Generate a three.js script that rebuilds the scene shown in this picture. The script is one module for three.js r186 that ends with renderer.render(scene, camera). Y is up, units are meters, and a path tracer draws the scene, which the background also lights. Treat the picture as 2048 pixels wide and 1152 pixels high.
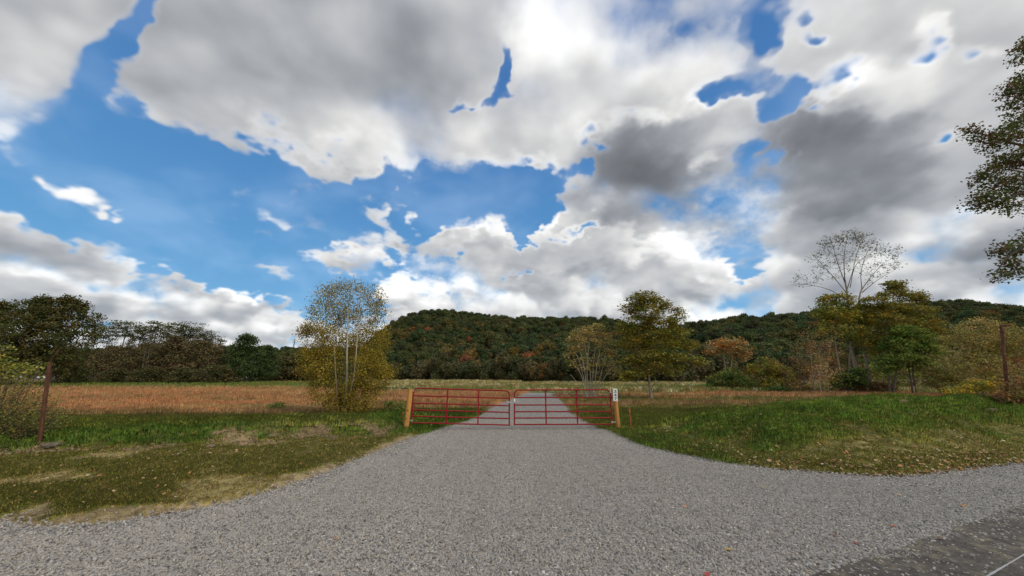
import * as THREE from 'three';
import { mergeGeometries } from 'three/addons/utils/BufferGeometryUtils.js';
import { FontLoader } from 'three/addons/loaders/FontLoader.js';
import { TextGeometry } from 'three/addons/geometries/TextGeometry.js';

// ---------------------------------------------------------------- camera
const F = 720, EYE = 1.77, PITCH = Math.atan((758 - 576) / F);      // focal length in photo pixels (2048 wide)
const scene = new THREE.Scene();
const camera = new THREE.PerspectiveCamera(2 * Math.atan(576 / F) * 180 / Math.PI, 2048 / 1152, 0.05, 6000);
camera.position.set(0, EYE, 0);
camera.rotation.set(PITCH, 0, 0);
const renderer = new THREE.WebGLRenderer();
renderer.toneMapping = THREE.LinearToneMapping;
renderer.toneMappingExposure = 1.14;
renderer.shadowMap.enabled = true;

// ---------------------------------------------------------------- random and noise
function rng(seed) { let a = seed >>> 0; return () => { a = (a + 0x6D2B79F5) | 0; let t = Math.imul(a ^ (a >>> 15), 1 | a); t = (t + Math.imul(t ^ (t >>> 7), 61 | t)) ^ t; return ((t ^ (t >>> 14)) >>> 0) / 4294967296; }; }
const PERM = new Uint8Array(1024); { const r = rng(77), a = [...Array(256).keys()]; for (let i = 255; i > 0; i--) { const j = Math.floor(r() * (i + 1)); [a[i], a[j]] = [a[j], a[i]]; } for (let i = 0; i < 1024; i++) PERM[i] = a[i & 255]; }
const GX = new Float32Array(256), GY = new Float32Array(256); for (let i = 0; i < 256; i++) { GX[i] = Math.cos(i * 2.399963); GY[i] = Math.sin(i * 2.399963); }
function noise(x, y) {                                              // gradient noise, about -0.7 .. 0.7
  const fx = Math.floor(x), fy = Math.floor(y), X = fx & 255, Y = fy & 255; x -= fx; y -= fy;
  const u = x * x * x * (x * (x * 6 - 15) + 10), v = y * y * y * (y * (y * 6 - 15) + 10);
  const a = PERM[PERM[X] + Y], b = PERM[PERM[X + 1] + Y], c = PERM[PERM[X] + Y + 1], d = PERM[PERM[X + 1] + Y + 1];
  const n0 = GX[a] * x + GY[a] * y, n1 = GX[b] * (x - 1) + GY[b] * y, n2 = GX[c] * x + GY[c] * (y - 1), n3 = GX[d] * (x - 1) + GY[d] * (y - 1);
  const p = n0 + u * (n1 - n0), q = n2 + u * (n3 - n2); return p + v * (q - p);
}
function fbm(x, y, oct) { let s = 0, a = 1; for (let i = 0; i < oct; i++) { s += a * noise(x, y); a *= 0.5; x = x * 2.03 + 17.3; y = y * 2.03 - 9.1; } return s; }
const clamp = (x, a = 0, b = 1) => x < a ? a : x > b ? b : x;
const smooth = (a, b, x) => { const t = clamp((x - a) / (b - a)); return t * t * (3 - 2 * t); };
const lerp = (a, b, t) => a + (b - a) * t;
const mix3 = (a, b, t) => [lerp(a[0], b[0], t), lerp(a[1], b[1], t), lerp(a[2], b[2], t)];
const CP = Math.cos(PITCH), SP = Math.sin(PITCH);

// ---------------------------------------------------------------- sky: air and clouds only
// cloud masses, gaps and their thickness, as directions seen from the driveway: [u, v, half width, half height, turn in degrees, strength]
const GAPS = [
  [60, 340, 130, 52, 0, 1.05], [250, 352, 170, 82, 8, 1.15], [430, 400, 190, 100, 14, 1.15], [620, 455, 210, 80, 12, 1.15], [860, 440, 130, 42, -6, 1.1], [985, 405, 75, 42, -15, 1.1],
  [440, 510, 160, 55, 10, 1.1], [620, 560, 125, 50, 10, 1.1], [380, 480, 120, 45, 12, 1.05], [150, 430, 160, 42, 14, .9], [310, 306, 110, 46, 20, .75], [210, 262, 70, 30, 10, .55], [690, 610, 60, 22, 0, .8],
  [262, 18, 20, 52, 12, 1.15], [238, 80, 26, 30, 0, 1.15], [196, 150, 30, 62, 14, 1.2], [176, 212, 40, 26, 0, .45], [988, 158, 14, 56, 16, 1.0], [915, 225, 26, 9, -10, .8],
  [1522, 45, 24, 62, 10, 1.0], [1508, 105, 22, 26, 0, .9], [1450, 192, 58, 17, -8, 1.0], [1600, 210, 44, 24, -30, 1.05], [1700, 148, 36, 22, -10, .8], [1555, 235, 28, 16, 0, .7],
  [1172, 291, 22, 20, 0, .9], [1130, 345, 14, 12, 0, .9], [1040, 390, 42, 44, 0, 1.1], [1040, 462, 36, 18, 10, 1.1], [1150, 455, 34, 10, 0, .8], [1550, 322, 34, 20, -20, 1.0], [1618, 30, 12, 10, 0, .7], [1645, 65, 28, 14, 0, .6],
  [1945, 90, 36, 18, -10, .9], [1850, 62, 24, 34, 10, .55], [1880, 280, 26, 24, 0, .75], [1830, 112, 16, 12, 0, .6], [1460, 500, 40, 10, -6, .85], [1490, 528, 34, 12, -16, .95], [1056, 552, 26, 8, 0, .7], [300, 200, 40, 14, 20, .35], [1290, 245, 60, 16, -8, .7], [1375, 60, 18, 14, 0, .5], [180, 640, 40, 7, 4, .8], [560, 668, 60, 8, 4, .6],
];
const PUFFS = [
  [182, 378, 46, 20, 20, 1.15], [208, 338, 38, 15, 16, .85], [104, 354, 20, 9, 10, .95], [560, 428, 50, 24, 16, 1.25], [512, 368, 32, 10, 6, .85], [612, 386, 44, 16, 8, .8], [760, 458, 54, 17, 26, 1.15], [655, 440, 40, 20, 20, .75], [805, 437, 28, 12, 0, .8],
  [788, 506, 56, 15, 10, 1.1], [664, 516, 52, 14, 12, .85], [522, 534, 66, 10, 6, .8], [440, 432, 36, 10, 8, .7], [236, 411, 9, 7, 0, .9], [266, 420, 12, 6, 0, .6], [326, 404, 30, 8, 16, .55], [330, 384, 22, 6, 10, .5], [110, 310, 40, 10, 0, .55], [505, 342, 30, 9, 0, .5], [965, 458, 38, 20, -10, .8], [870, 486, 60, 16, 0, .8],
  [25, 290, 42, 22, 20, 1.0], [800, 565, 46, 28, 0, .9], [1050, 520, 90, 26, 0, .5], [690, 520, 40, 14, 0, .7], [240, 500, 90, 12, 12, .6], [600, 500, 40, 10, 0, .5],
];
const TONES = [                                                     // [u, v, half width, half height, turn, brightness of the cloud there]
  [90, 100, 130, 120, 0, .56], [480, 120, 200, 130, 10, .43], [330, 150, 70, 60, 0, .50], [640, 180, 160, 90, 20, .45], [850, 110, 130, 130, 0, .37], [700, 20, 200, 50, 0, .42], [980, 40, 40, 60, 0, .36], [380, 210, 120, 40, 20, .6], [560, 290, 120, 40, 20, .62], [760, 330, 150, 60, 15, .63], [960, 280, 110, 70, 0, .58], [700, 240, 70, 30, 0, .6], [1090, 70, 60, 80, 10, .68], [1250, 50, 160, 60, 0, .52], [1220, 190, 170, 70, -15, .43], [1400, 110, 100, 80, -20, .56], [1080, 260, 70, 80, 0, .52],
  [1330, 370, 120, 82, 0, .185], [1240, 330, 60, 50, -30, .25], [1400, 290, 100, 26, -18, .32], [1250, 410, 70, 34, 10, .22], [1480, 270, 110, 26, -22, .62], [1350, 235, 80, 18, -20, .66], [1450, 330, 24, 16, 0, .85], [1480, 380, 30, 40, 0, .42], [1510, 425, 60, 24, 0, .82], [1540, 462, 90, 22, 4, .40],
  [1690, 330, 120, 92, -14, .205], [1780, 370, 80, 50, 0, .235], [1640, 410, 90, 30, 0, .20], [1640, 270, 70, 34, -10, .28], [1800, 250, 90, 30, -16, .36], [1810, 170, 110, 44, -14, 1.1], [1730, 200, 60, 20, -16, .8], [1900, 190, 80, 50, 0, .66], [1960, 150, 80, 60, 0, .56], [1640, 130, 60, 60, -20, .58], [1750, 60, 120, 50, 0, .52], [1950, 30, 110, 50, 0, .55],
  [1950, 330, 90, 60, 0, .56], [1880, 440, 130, 50, 10, .50], [1930, 520, 140, 30, 4, .20], [1820, 545, 90, 20, 6, .30], [1990, 585, 90, 14, 4, .55], [1880, 588, 60, 12, 0, .5], [1720, 520, 90, 50, 0, .50], [1600, 540, 90, 40, 0, .47],
  [1130, 420, 60, 40, 0, .6], [1080, 480, 160, 26, 4, .62], [1300, 500, 110, 20, 0, .72], [1290, 530, 110, 16, 0, .45], [1180, 560, 120, 14, 0, .50], [1120, 520, 90, 16, 0, .7], [940, 570, 90, 22, 0, .72], [1010, 600, 160, 16, 0, .47], [1420, 575, 40, 14, 0, .78], [1350, 600, 160, 20, 0, .48], [800, 560, 44, 26, 0, .88], [810, 595, 60, 16, 0, .60], [960, 520, 120, 22, 6, .62],
  [30, 450, 90, 24, 14, .80], [90, 490, 130, 26, 14, .55], [60, 530, 120, 18, 6, .47], [110, 545, 70, 9, 4, .75], [40, 575, 110, 24, 4, .27], [180, 610, 160, 16, 6, .33], [330, 575, 110, 16, 10, .72], [340, 600, 120, 14, 8, .52], [460, 580, 70, 20, 14, .82], [500, 625, 120, 14, 6, .44], [430, 610, 120, 12, 4, .66], [250, 580, 90, 16, 6, .56], [540, 660, 120, 10, 4, .62], [220, 500, 90, 16, 12, .64],
];
const prep = (a) => a.map(([u, v, w, h, t, s]) => { const r = t * Math.PI / 180; return { u, v, w, h, c: Math.cos(r), s: Math.sin(r), k: s, R: Math.max(w, h) * 2.4 }; });
const gaps = prep(GAPS), puffs = prep(PUFFS), tones = prep(TONES);
const SUN_AZ = 2.25, SUN_EL = 0.72;                                  // behind the photographer, to the right, behind cloud
const SUN = new THREE.Vector3(Math.sin(SUN_AZ) * Math.cos(SUN_EL), Math.sin(SUN_EL), -Math.cos(SUN_AZ) * Math.cos(SUN_EL));
// cloud matter: two tiling blocks of noise, billowing (perlin swollen by rounded cells) and fine
const NV = 64;
function cellNoise(n, seed) { const r = rng(seed), p = new Float32Array(n * n * n * 3).map(() => r()); return (x, y, z) => { x *= n; y *= n; z *= n; const xi = Math.floor(x), yi = Math.floor(y), zi = Math.floor(z); let d = 9; for (let c = -1; c <= 1; c++) for (let b = -1; b <= 1; b++) for (let a = -1; a <= 1; a++) { const k = ((((zi + c + n) % n) * n + (yi + b + n) % n) * n + (xi + a + n) % n) * 3, dx = xi + a + p[k] - x, dy = yi + b + p[k + 1] - y, dz = zi + c + p[k + 2] - z, q = dx * dx + dy * dy + dz * dz; if (q < d) d = q; } return 1 - Math.min(1, Math.sqrt(d)); }; }
function gridNoise(n, seed) { const r = rng(seed), p = new Float32Array(n * n * n).map(() => r()), S = (t) => t * t * (3 - 2 * t); return (x, y, z) => { x *= n; y *= n; z *= n; const xi = Math.floor(x), yi = Math.floor(y), zi = Math.floor(z), u = S(x - xi), v = S(y - yi), w = S(z - zi), at = (a, b, c) => p[(((zi + c) % n) * n + (yi + b) % n) * n + (xi + a) % n]; return lerp(lerp(lerp(at(0, 0, 0), at(1, 0, 0), u), lerp(at(0, 1, 0), at(1, 1, 0), u), v), lerp(lerp(at(0, 0, 1), at(1, 0, 1), u), lerp(at(0, 1, 1), at(1, 1, 1), u), v), w); }; }
function block(fn) {                                                 // evened out so that every value from 0 to 1 is as common
  const d = new Float32Array(NV ** 3); let k = 0; for (let z = 0; z < NV; z++) for (let y = 0; y < NV; y++) for (let x = 0; x < NV; x++) d[k++] = fn(x / NV, y / NV, z / NV);
  let lo = 9, hi = -9; for (const v of d) { if (v < lo) lo = v; if (v > hi) hi = v; } const H = new Float64Array(1024); for (const v of d) H[Math.min(1023, Math.floor((v - lo) / (hi - lo) * 1024))]++; let c = 0; for (let i = 0; i < 1024; i++) { c += H[i]; H[i] = c / d.length; } return d.map((v) => H[Math.min(1023, Math.floor((v - lo) / (hi - lo) * 1024))]);
}
const cw = [cellNoise(4, 1), cellNoise(8, 2), cellNoise(16, 3)], cg = [gridNoise(3, 4), gridNoise(6, 5), gridNoise(12, 6)], cd = [cellNoise(5, 7), cellNoise(10, 8), cellNoise(20, 9)];
const SHAPE = block((x, y, z) => .50 * cg[0](x, y, z) + .26 * cg[1](x, y, z) + .12 * cg[2](x, y, z) + .62 * (.6 * cw[0](x, y, z) + .28 * cw[1](x, y, z) + .12 * cw[2](x, y, z)));
const DETAIL = block((x, y, z) => .55 * cd[0](x, y, z) + .3 * cd[1](x, y, z) + .15 * cd[2](x, y, z));
function vol(T, x, y, z) {
  const fx = Math.floor(x), fy = Math.floor(y), fz = Math.floor(z), u = x - fx, v = y - fy, w = z - fz, x0 = fx & 63, y0 = (fy & 63) << 6, z0 = (fz & 63) << 12, x1 = (fx + 1) & 63, y1 = ((fy + 1) & 63) << 6, z1 = ((fz + 1) & 63) << 12;
  const a = T[z0 + y0 + x0], b = T[z0 + y0 + x1], c = T[z0 + y1 + x0], d = T[z0 + y1 + x1], e = T[z1 + y0 + x0], f = T[z1 + y0 + x1], g = T[z1 + y1 + x0], h = T[z1 + y1 + x1];
  const p = a + (b - a) * u, q = c + (d - c) * u, r = e + (f - e) * u, s = g + (h - g) * u, m = p + (q - p) * v, n = r + (s - r) * v; return m + (n - m) * w;
}
function makeSky(W, H) {
  const data = new Float32Array(W * H * 4), THICK = .42, FS = NV / 2.3, FD = NV / .62, SIG = 19, hash = rng(5);
  const prof = (h) => h <= 0 || h >= 1 ? 0 : Math.min(1, h / .22) * (1 - h * h * .75);
  const matter = (X, y, Z, cov, fine, lift) => {
    const h = (y - 1 - lift) / THICK, p = prof(h); if (p <= 0) return 0;
    const x = X * .83 + Z * .557, z = Z * .83 - X * .557;
    let s = (vol(SHAPE, x * FS, y * FS * 1.15, z * FS) - (1 - cov * (.60 + .40 * p))) / Math.max(.25, cov); if (s <= 0) return 0;
    if (fine) s -= (1 - Math.min(1, s * 1.25)) * .56 * (.62 * vol(DETAIL, x * FD, y * FD, z * FD) + .38 * vol(DETAIL, z * FD * 2.7, y * FD * 2.7, x * FD * 2.7));
    return s <= 0 ? 0 : Math.min(1, s * 1.25) * p;
  };
  for (let j = 0; j < H; j++) {
    const el = ((j + 0.5) / H - 0.5) * Math.PI, y = Math.sin(el), ce = Math.cos(el);
    for (let i = 0; i < W; i++) {
      const o = (j * W + i) * 4; data[o + 3] = 1;
      if (y < -0.02) { data[o] = .16; data[o + 1] = .15; data[o + 2] = .12; continue; }
      const az = ((i + 0.5) / W - 0.5) * 2 * Math.PI, x = Math.cos(az) * ce, z = Math.sin(az) * ce, yy = Math.max(y, 0);
      const qx = x / (yy + 0.33), qz = z / (yy + 0.33);
      const wx = fbm(qx * 1.6 + 5, qz * 1.6 - 3, 4), wz = fbm(qx * 1.6 - 41, qz * 1.6 + 23, 4), nf = fbm(qx * 9 + 31, qz * 9 - 12, 4);
      // the direction as the photographer saw it
      const zc = SP * y - CP * z; let seen = 0, m = .62 + .5 * fbm(qx * .8 + 3, qz * .8, 3), b = .52 + .22 * fbm(qx * 1.2 - 8, qz * 1.2 + 2, 3);
      if (zc > 0.15) {
        const u0 = 1024 + F * x / zc, v0 = 576 - F * (CP * y + SP * z) / zc, inside = smooth(-520, -60, u0) * (1 - smooth(2108, 2560, u0)) * smooth(-420, -40, v0);
        seen = inside; if (inside > 0) {
          const ng = fbm(qx * 17 - 3, qz * 17 + 8, 3), amp = 74 * lerp(.3, 1, smooth(.02, .45, yy)), u = u0 + amp * (wx * .9 + nf * .6 + ng * .25), v = v0 + amp * (wz * .7 - nf * .4 + ng * .25);
          let a = .98;
          for (const g of gaps) { const du = u - g.u, dv = v - g.v; if (du > g.R || -du > g.R || dv > g.R || -dv > g.R) continue; const p = (du * g.c + dv * g.s) / g.w, q = (dv * g.c - du * g.s) / g.h, d = p * p + q * q; a -= (g.w * g.h < 2600 ? 1.2 : 1.30) * g.k * Math.exp(-(g.w * g.h < 2600 ? .62 : .7) * d); }
          a += (.55 * ng + .45 * nf) * smooth(.95, .5, a) * smooth(-.6, .1, a);
          a = Math.max(a, -.40);
          for (const g of puffs) { const du = u - g.u, dv = v - g.v; if (du > g.R || -du > g.R || dv > g.R || -dv > g.R) continue; const p = (du * g.c + dv * g.s) / g.w, q = (dv * g.c - du * g.s) / g.h, d = p * p + q * q; a += g.k * .80 * Math.exp(-.7 * d); }
          let ws = .10, bs = .10 * .56;
          for (const g of tones) { const du = u - g.u, dv = v - g.v; if (du > g.R || -du > g.R || dv > g.R || -dv > g.R) continue; const p = (du * g.c + dv * g.s) / g.w, q = (dv * g.c - du * g.s) / g.h, w = Math.exp(-(p * p + q * q) * 1.1); ws += w; bs += w * g.k; }
          m = lerp(m, a, inside); b = lerp(b, bs / ws, inside);
        }
      }
      // walk through the cloud layer, from its base up
      const cov0 = m < .6 ? Math.max(0, (m + .34) / 1.12) : .84 + (m - .6) * 1.5, yb = yy + .085; let T = 1, L = 0;
      if (cov0 > .02) {
        const fine = seen > .25, t0 = 1 / yb, t1 = (1.16 + THICK) / yb, steps = Math.round(lerp(64, 28, smooth(.0, .35, yy)) * (fine ? 1 : .42)), dt = (t1 - t0) / steps, thick = SIG * lerp(1, 1.5, smooth(.45, .2, b)) * lerp(.10, 1, Math.pow(smooth(.02, 1.05, cov0), 1.3)); let t = t0 + dt * hash();
        for (let k = 0; k < steps && T > .015; k++, t += dt) {
          const X = x * t, Y = yb * t, Z = z * t; if (Y < .99) continue; const bn = noise(X * .8 + 3, Z * .8) + .5 * noise(X * 2.3 - 7, Z * 2.3 + 2), cov = clamp(cov0 + (seen > 0 ? lerp(.10, .30, smooth(2, 6, t)) : .24) * bn * smooth(0, .4, cov0), 0, lerp(.86, 1.32, smooth(.14, .40, yy))), lift = .09 + .13 * noise(X * 2.9 + 9, Z * 2.9 + 1) + .085 * noise(X * 6.6, Z * 6.6 + 4) + .04 * noise(X * 14, Z * 14 + 4), d = matter(X, Y, Z, cov, fine, lift); if (d <= .003) continue;
          let od = 0; for (let q = 1; q <= (fine ? 4 : 3); q++) { const st = .022 * q * q; od += matter(X + SUN.x * st, Y + SUN.y * st, Z + SUN.z * st, cov, false, lift) * .022 * (2 * q - 1); }
          const h = clamp((Y - 1 - lift) / THICK), sunT = .70 * Math.exp(-od * 12) + .30 * Math.exp(-od * 2.6), rad = Math.min(.84, .68 * sunT + lerp(.20, .46, h)), a = 1 - Math.exp(-d * thick * Math.min(dt, .16)); L += T * a * rad; T *= 1 - a;
        }
      }
      const wisp = .62 * smooth(-.05, .85, m) * smooth(-.45, .55, fbm(qx * 5 + 13, qz * 5, 5)) * T; L += wisp * .60; T -= wisp;
      const cover = 1 - T; let br = cover > .001 ? L / cover : .6;
      const lx = x / yb, lz = z / yb, lump = .62 * vol(SHAPE, lx * FS * 1.5, 7, lz * FS * 1.5) + .38 * vol(SHAPE, lz * FS * 3.4, 21, lx * FS * 3.4) - .5;
      br *= (1 + lerp(.16, .46, smooth(.2, .5, yy)) * lump) * Math.pow(b / .54, .80) * 1.03 * (1 + .26 * fbm(qx * 4.2 + 2, qz * 4.2 - 6, 4) + .12 * nf);
      const toSun = Math.max(0, x * SUN.x + y * SUN.y + z * SUN.z);
      br = clamp(br * (1 + .3 * Math.pow(toSun, 6)), .10, 1.15);
      const t = smooth(.18, .7, br), cool = [.935, .985, 1.075], warm = [1.005, 1.0, .985];
      const tint = mix3(cool, warm, t);
      // clear air
      const e = smooth(0, .85, y), haze = Math.exp(-yy * 6.5);
      const veil = .09 * smooth(-.3, .7, fbm(qx * 3.2 + 1, qz * 3.2, 4)), air = [lerp(.088, .050, e) + .22 * haze + veil, lerp(.30, .150, e) + .29 * haze + veil, lerp(.60, .38, e) + .19 * haze + veil];
      const cv = cover * (1 - .12 * haze);
      data[o] = lerp(air[0], br * tint[0], cv); data[o + 1] = lerp(air[1], br * tint[1], cv); data[o + 2] = lerp(air[2], br * tint[2], cv);
    }
  }
  const t = new THREE.DataTexture(data, W, H, THREE.RGBAFormat, THREE.FloatType);
  t.mapping = THREE.EquirectangularReflectionMapping; t.minFilter = t.magFilter = THREE.LinearFilter; t.needsUpdate = true;
  return t;
}
const skyTexture = makeSky(2880, 1440);
scene.background = skyTexture; scene.environment = skyTexture;
const sun = new THREE.DirectionalLight(0xfff0dc, 1.5);
sun.position.copy(SUN).multiplyScalar(200); sun.castShadow = true; sun.shadow.radius = 36;
Object.assign(sun.shadow.camera, { left: -120, right: 120, top: 120, bottom: -120, near: 1, far: 500 });
sun.shadow.mapSize.set(4096, 4096);
scene.add(sun);
console.log('sky done');

// ---------------------------------------------------------------- pixels to places
// a pixel of the photograph gives a direction; its distance comes from the ground (onGround) or from a depth along -z (atDepth)
function ray(u, v) { const a = (u - 1024) / F, b = (v - 576) / F; return [a, SP - b * CP, -(CP + b * SP)]; }
function onPlane(u, v, y = 0) { const d = ray(u, v), t = (y - EYE) / d[1]; return new THREE.Vector3(d[0] * t, y, d[2] * t); }
function atDepth(u, v, D) { const d = ray(u, v), t = D / -d[2]; return new THREE.Vector3(d[0] * t, EYE + d[1] * t, -D); }

// ---------------------------------------------------------------- tags
const used = {};
function numbered(n) { const k = used[n] = (used[n] ?? -1) + 1; return k ? n + '_' + String(k).padStart(3, '0') : n; }
function tag(o, label, category, group, kind) { o.userData.label = label; o.userData.category = category; if (group) o.userData.group = group; if (kind) o.userData.kind = kind; o.traverse((m) => { m.castShadow = m.receiveShadow = true; }); return o; }
function part(name, geo, mat, parent) { const m = new THREE.Mesh(geo, mat); m.name = parent ? name : numbered(name); m.castShadow = m.receiveShadow = true; (parent || scene).add(m); return m; }
function thing(name, label, category, pos, group) { const g = new THREE.Group(); g.name = numbered(name); if (pos) g.position.copy(pos); scene.add(g); return tag(g, label, category, group); }

// ---------------------------------------------------------------- textures
function dataTex(N, fn, srgb) { const d = new Uint8Array(N * N * 4); for (let j = 0; j < N; j++) for (let i = 0; i < N; i++) { const c = fn(i, j), o = (j * N + i) * 4; d[o] = clamp(c[0]) * 255; d[o + 1] = clamp(c[1]) * 255; d[o + 2] = clamp(c[2]) * 255; d[o + 3] = 255; } const t = new THREE.DataTexture(d, N, N); t.wrapS = t.wrapT = THREE.RepeatWrapping; t.magFilter = THREE.LinearFilter; t.minFilter = THREE.LinearMipmapLinearFilter; t.generateMipmaps = true; if (srgb) t.colorSpace = THREE.SRGBColorSpace; t.needsUpdate = true; return t; }
function tileNoise(N, cells, seed, oct) {                            // tiling value noise, 0..1
  const r = rng(seed), out = new Float32Array(N * N); let amp = 1, tot = 0, c = cells;
  for (let o = 0; o < oct; o++) {
    const g = new Float32Array(c * c).map(() => r());
    for (let j = 0; j < N; j++) for (let i = 0; i < N; i++) { const x = i / N * c, y = j / N * c, xi = Math.floor(x), yi = Math.floor(y), fx = x - xi, fy = y - yi, sx = fx * fx * (3 - 2 * fx), sy = fy * fy * (3 - 2 * fy), x1 = (xi + 1) % c, y1 = (yi + 1) % c;
      out[j * N + i] += amp * lerp(lerp(g[yi * c + xi], g[yi * c + x1], sx), lerp(g[y1 * c + xi], g[y1 * c + x1], sx), sy); }
    tot += amp; amp *= 0.62; c *= 2;
  }
  return out.map((v) => v / tot);
}
const nA = tileNoise(512, 12, 3, 6), nB = tileNoise(512, 40, 8, 4);
const soilMap = dataTex(512, (i, j) => { const a = nA[j * 512 + i], b = nB[j * 512 + i], v = .5 + 1.1 * (a - .5) + .9 * (b - .5); return [clamp(v + .16), clamp(v + .14), clamp(v + .10)]; });
const soilBump = dataTex(512, (i, j) => { const v = nB[j * 512 + i]; return [v, v, v]; });

// ---------------------------------------------------------------- the gravel's outline, on the ground
const EDGE_L = [[1048, 787], [1032, 795], [1000, 808], [972, 822], [950, 834], [925, 843], [898, 851], [868, 861], [840, 871], [800, 885], [760, 902], [712, 920], [660, 942], [610, 960], [560, 977], [505, 993], [450, 1007], [390, 1019], [330, 1028], [270, 1038], [210, 1047], [140, 1051], [80, 1050], [30, 1044], [-60, 1030]];
const EDGE_R = [[1100, 789], [1113, 794], [1124, 804], [1136, 816], [1152, 829], [1172, 841], [1190, 850], [1212, 862], [1236, 872], [1266, 884], [1300, 894], [1350, 906], [1400, 916], [1450, 925], [1500, 933], [1560, 940], [1620, 945], [1700, 950], [1790, 954], [1850, 950], [1900, 946], [1960, 940], [2048, 931], [2180, 917]];
const pl = (a) => a.map(([u, v]) => { const p = onPlane(u, v); return [p.x, p.z]; });
const eL = pl(EDGE_L), eR = pl(EDGE_R), bend = pl([[1215, 790.5], [1230, 787.6], [1060, 785.6]]);
{ const r = rng(4); for (const e of [eL, eR]) for (let i = 1; i < e.length - 1; i++) { e[i][0] += (r() - .5) * .10; e[i][1] += (r() - .5) * .10; } }
const gravelPoly = [[-16, 4], [-16, eL[eL.length - 1][1] - .6], ...eL.slice().reverse(), bend[2], bend[1], bend[0], ...eR, [24, eR[eR.length - 1][1] - .8], [24, 4]];
const PN = gravelPoly.length;
function gravelSD(x, z) {                                            // metres outside the gravel's edge, negative inside
  let d = 1e9, s = false;
  for (let i = 0, j = PN - 1; i < PN; j = i++) {
    const ax = gravelPoly[j][0], az = gravelPoly[j][1], bx = gravelPoly[i][0], bz = gravelPoly[i][1], ex = bx - ax, ez = bz - az, t = clamp(((x - ax) * ex + (z - az) * ez) / (ex * ex + ez * ez)), dx = x - ax - ex * t, dz = z - az - ez * t, q = dx * dx + dz * dz;
    if (q < d) d = q;
    if ((az > z) !== (bz > z) && x < ax + ex * (z - az) / (bz - az)) s = !s;
  }
  return (s ? -1 : 1) * Math.sqrt(d);
}
const roadX = (z) => lerp(0.2, 2.6, smooth(14, 58, -z));              // middle of the drive

// ---------------------------------------------------------------- the lie of the land
const footL = [onPlane(60, 905), onPlane(450, 892), onPlane(640, 876), onPlane(790, 868)];
function footDepth(x) { if (x < footL[0].x) return -footL[0].z; for (let i = 1; i < footL.length; i++) if (x < footL[i].x) return lerp(-footL[i - 1].z, -footL[i].z, (x - footL[i - 1].x) / (footL[i].x - footL[i - 1].x)); return -footL[3].z; }
function height(x, z, sd = gravelSD(x, z)) {
  const D = -z; let h = 0;
  if (sd < 0) return -.05;
  const edge = smooth(0, .5, sd);
  h = -.05 + .07 * edge;
  if (D > 0) {
    const lump = fbm(x * .9, z * .9, 3), fine = fbm(x * 3.2 + 7, z * 3.2, 3);
    if (x < roadX(z)) {
      const fd = footDepth(x) + lump * .9, up = smooth(fd - .1, fd + .75, D) * (1 - smooth(fd + 2.5, fd + 7, D)), side = smooth(.2, 1.6, sd);
      h += side * up * (.29 + .12 * lump);
      h += side * .05 * smooth(0, 5, sd) * (1 - smooth(14, 20, D));
      h += side * .07 * fine * smooth(fd - 1.2, fd, D) * (1 - smooth(fd + 1, fd + 3, D));
      h -= .20 * Math.exp(-(((x + 4.1) / .9) ** 2) - (((D - 13.2) / 1.2) ** 2)) * side;
    } else {
      const H = lerp(.30, 1.12, smooth(3.6, 13.5, x)) , prof = smooth(.15, 4.6, sd) * (1 - .85 * smooth(5.0, 9.5, sd));
      h += H * prof * (1 - smooth(13.2, 17.5, D)) * (1 + .16 * lump);
      h += .06 * fine * smooth(.4, 2, sd) * (1 - smooth(14, 20, D));
    }
    h += .012 * Math.max(0, D - 55) * smooth(55, 80, D) + .10 * lump * smooth(18, 30, D) * smooth(.5, 4, sd);
  }
  return h;
}
// wooded hills: foot and ridge as seen from the driveway [u, ridge v, ridge distance, foot distance]
const HILLS = {
  hill: [[690, 717, 330, 185], [740, 675, 350, 180], [770, 648, 365, 178], [800, 633, 375, 172], [840, 622, 385, 165], [880, 620, 395, 158], [940, 626, 400, 150], [1000, 633, 400, 142], [1060, 638, 400, 132], [1120, 639, 400, 122], [1180, 640, 400, 116], [1250, 645, 400, 112], [1320, 657, 400, 112], [1400, 687, 400, 114], [1470, 717, 390, 118]],
  hill_beyond: [[1230, 700, 600, 330], [1300, 668, 600, 300], [1360, 651, 600, 270], [1420, 640, 600, 240], [1480, 637, 610, 210], [1540, 635, 620, 190], [1600, 630, 630, 180], [1700, 623, 650, 170], [1800, 617, 670, 165], [1900, 610, 690, 160], [1970, 605, 700, 160], [2048, 615, 700, 160], [2150, 625, 700, 165], [2300, 640, 700, 170]],
  far_ridge: [[-200, 700, 900, 500], [60, 697, 900, 480], [300, 694, 900, 470], [500, 692, 900, 460], [620, 692, 900, 450], [700, 694, 900, 430], [800, 698, 900, 430], [900, 705, 900, 430]],
};
function hillAt(table, u) { let i = 1; while (i < table.length - 1 && table[i][0] < u) i++; const a = table[i - 1], b = table[i], t = clamp((u - a[0]) / (b[0] - a[0])), s = t; return [lerp(a[1], b[1], s), lerp(a[2], b[2], t), lerp(a[3], b[3], t)]; }
function hillPoint(table, u, s, treeTop) {                           // s 0 at the foot .. 1 at the ridge, a little past it beyond
  const [v, R, Ft] = hillAt(table, u), D = lerp(Ft, R, s), d0 = ray(u, 758), k0 = Ft / -d0[2], x0 = d0[0] * k0, foot = height(x0, -Ft, 9), top = atDepth(u, v, R).y - treeTop;
  const prof = s <= 1 ? .38 * s + .62 * smooth(-.12, 1.0, s) - .62 * smooth(-.12, 1.0, 0) * (1 - s) : 1 - (s - 1) * .9;
  const p = atDepth(u, 758, D); p.y = lerp(foot, top, prof) + 5 * fbm(p.x * .012, p.z * .012, 2) * smooth(0, .3, s) * (1 - smooth(.7, 1, s)); return p;
}

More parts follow.
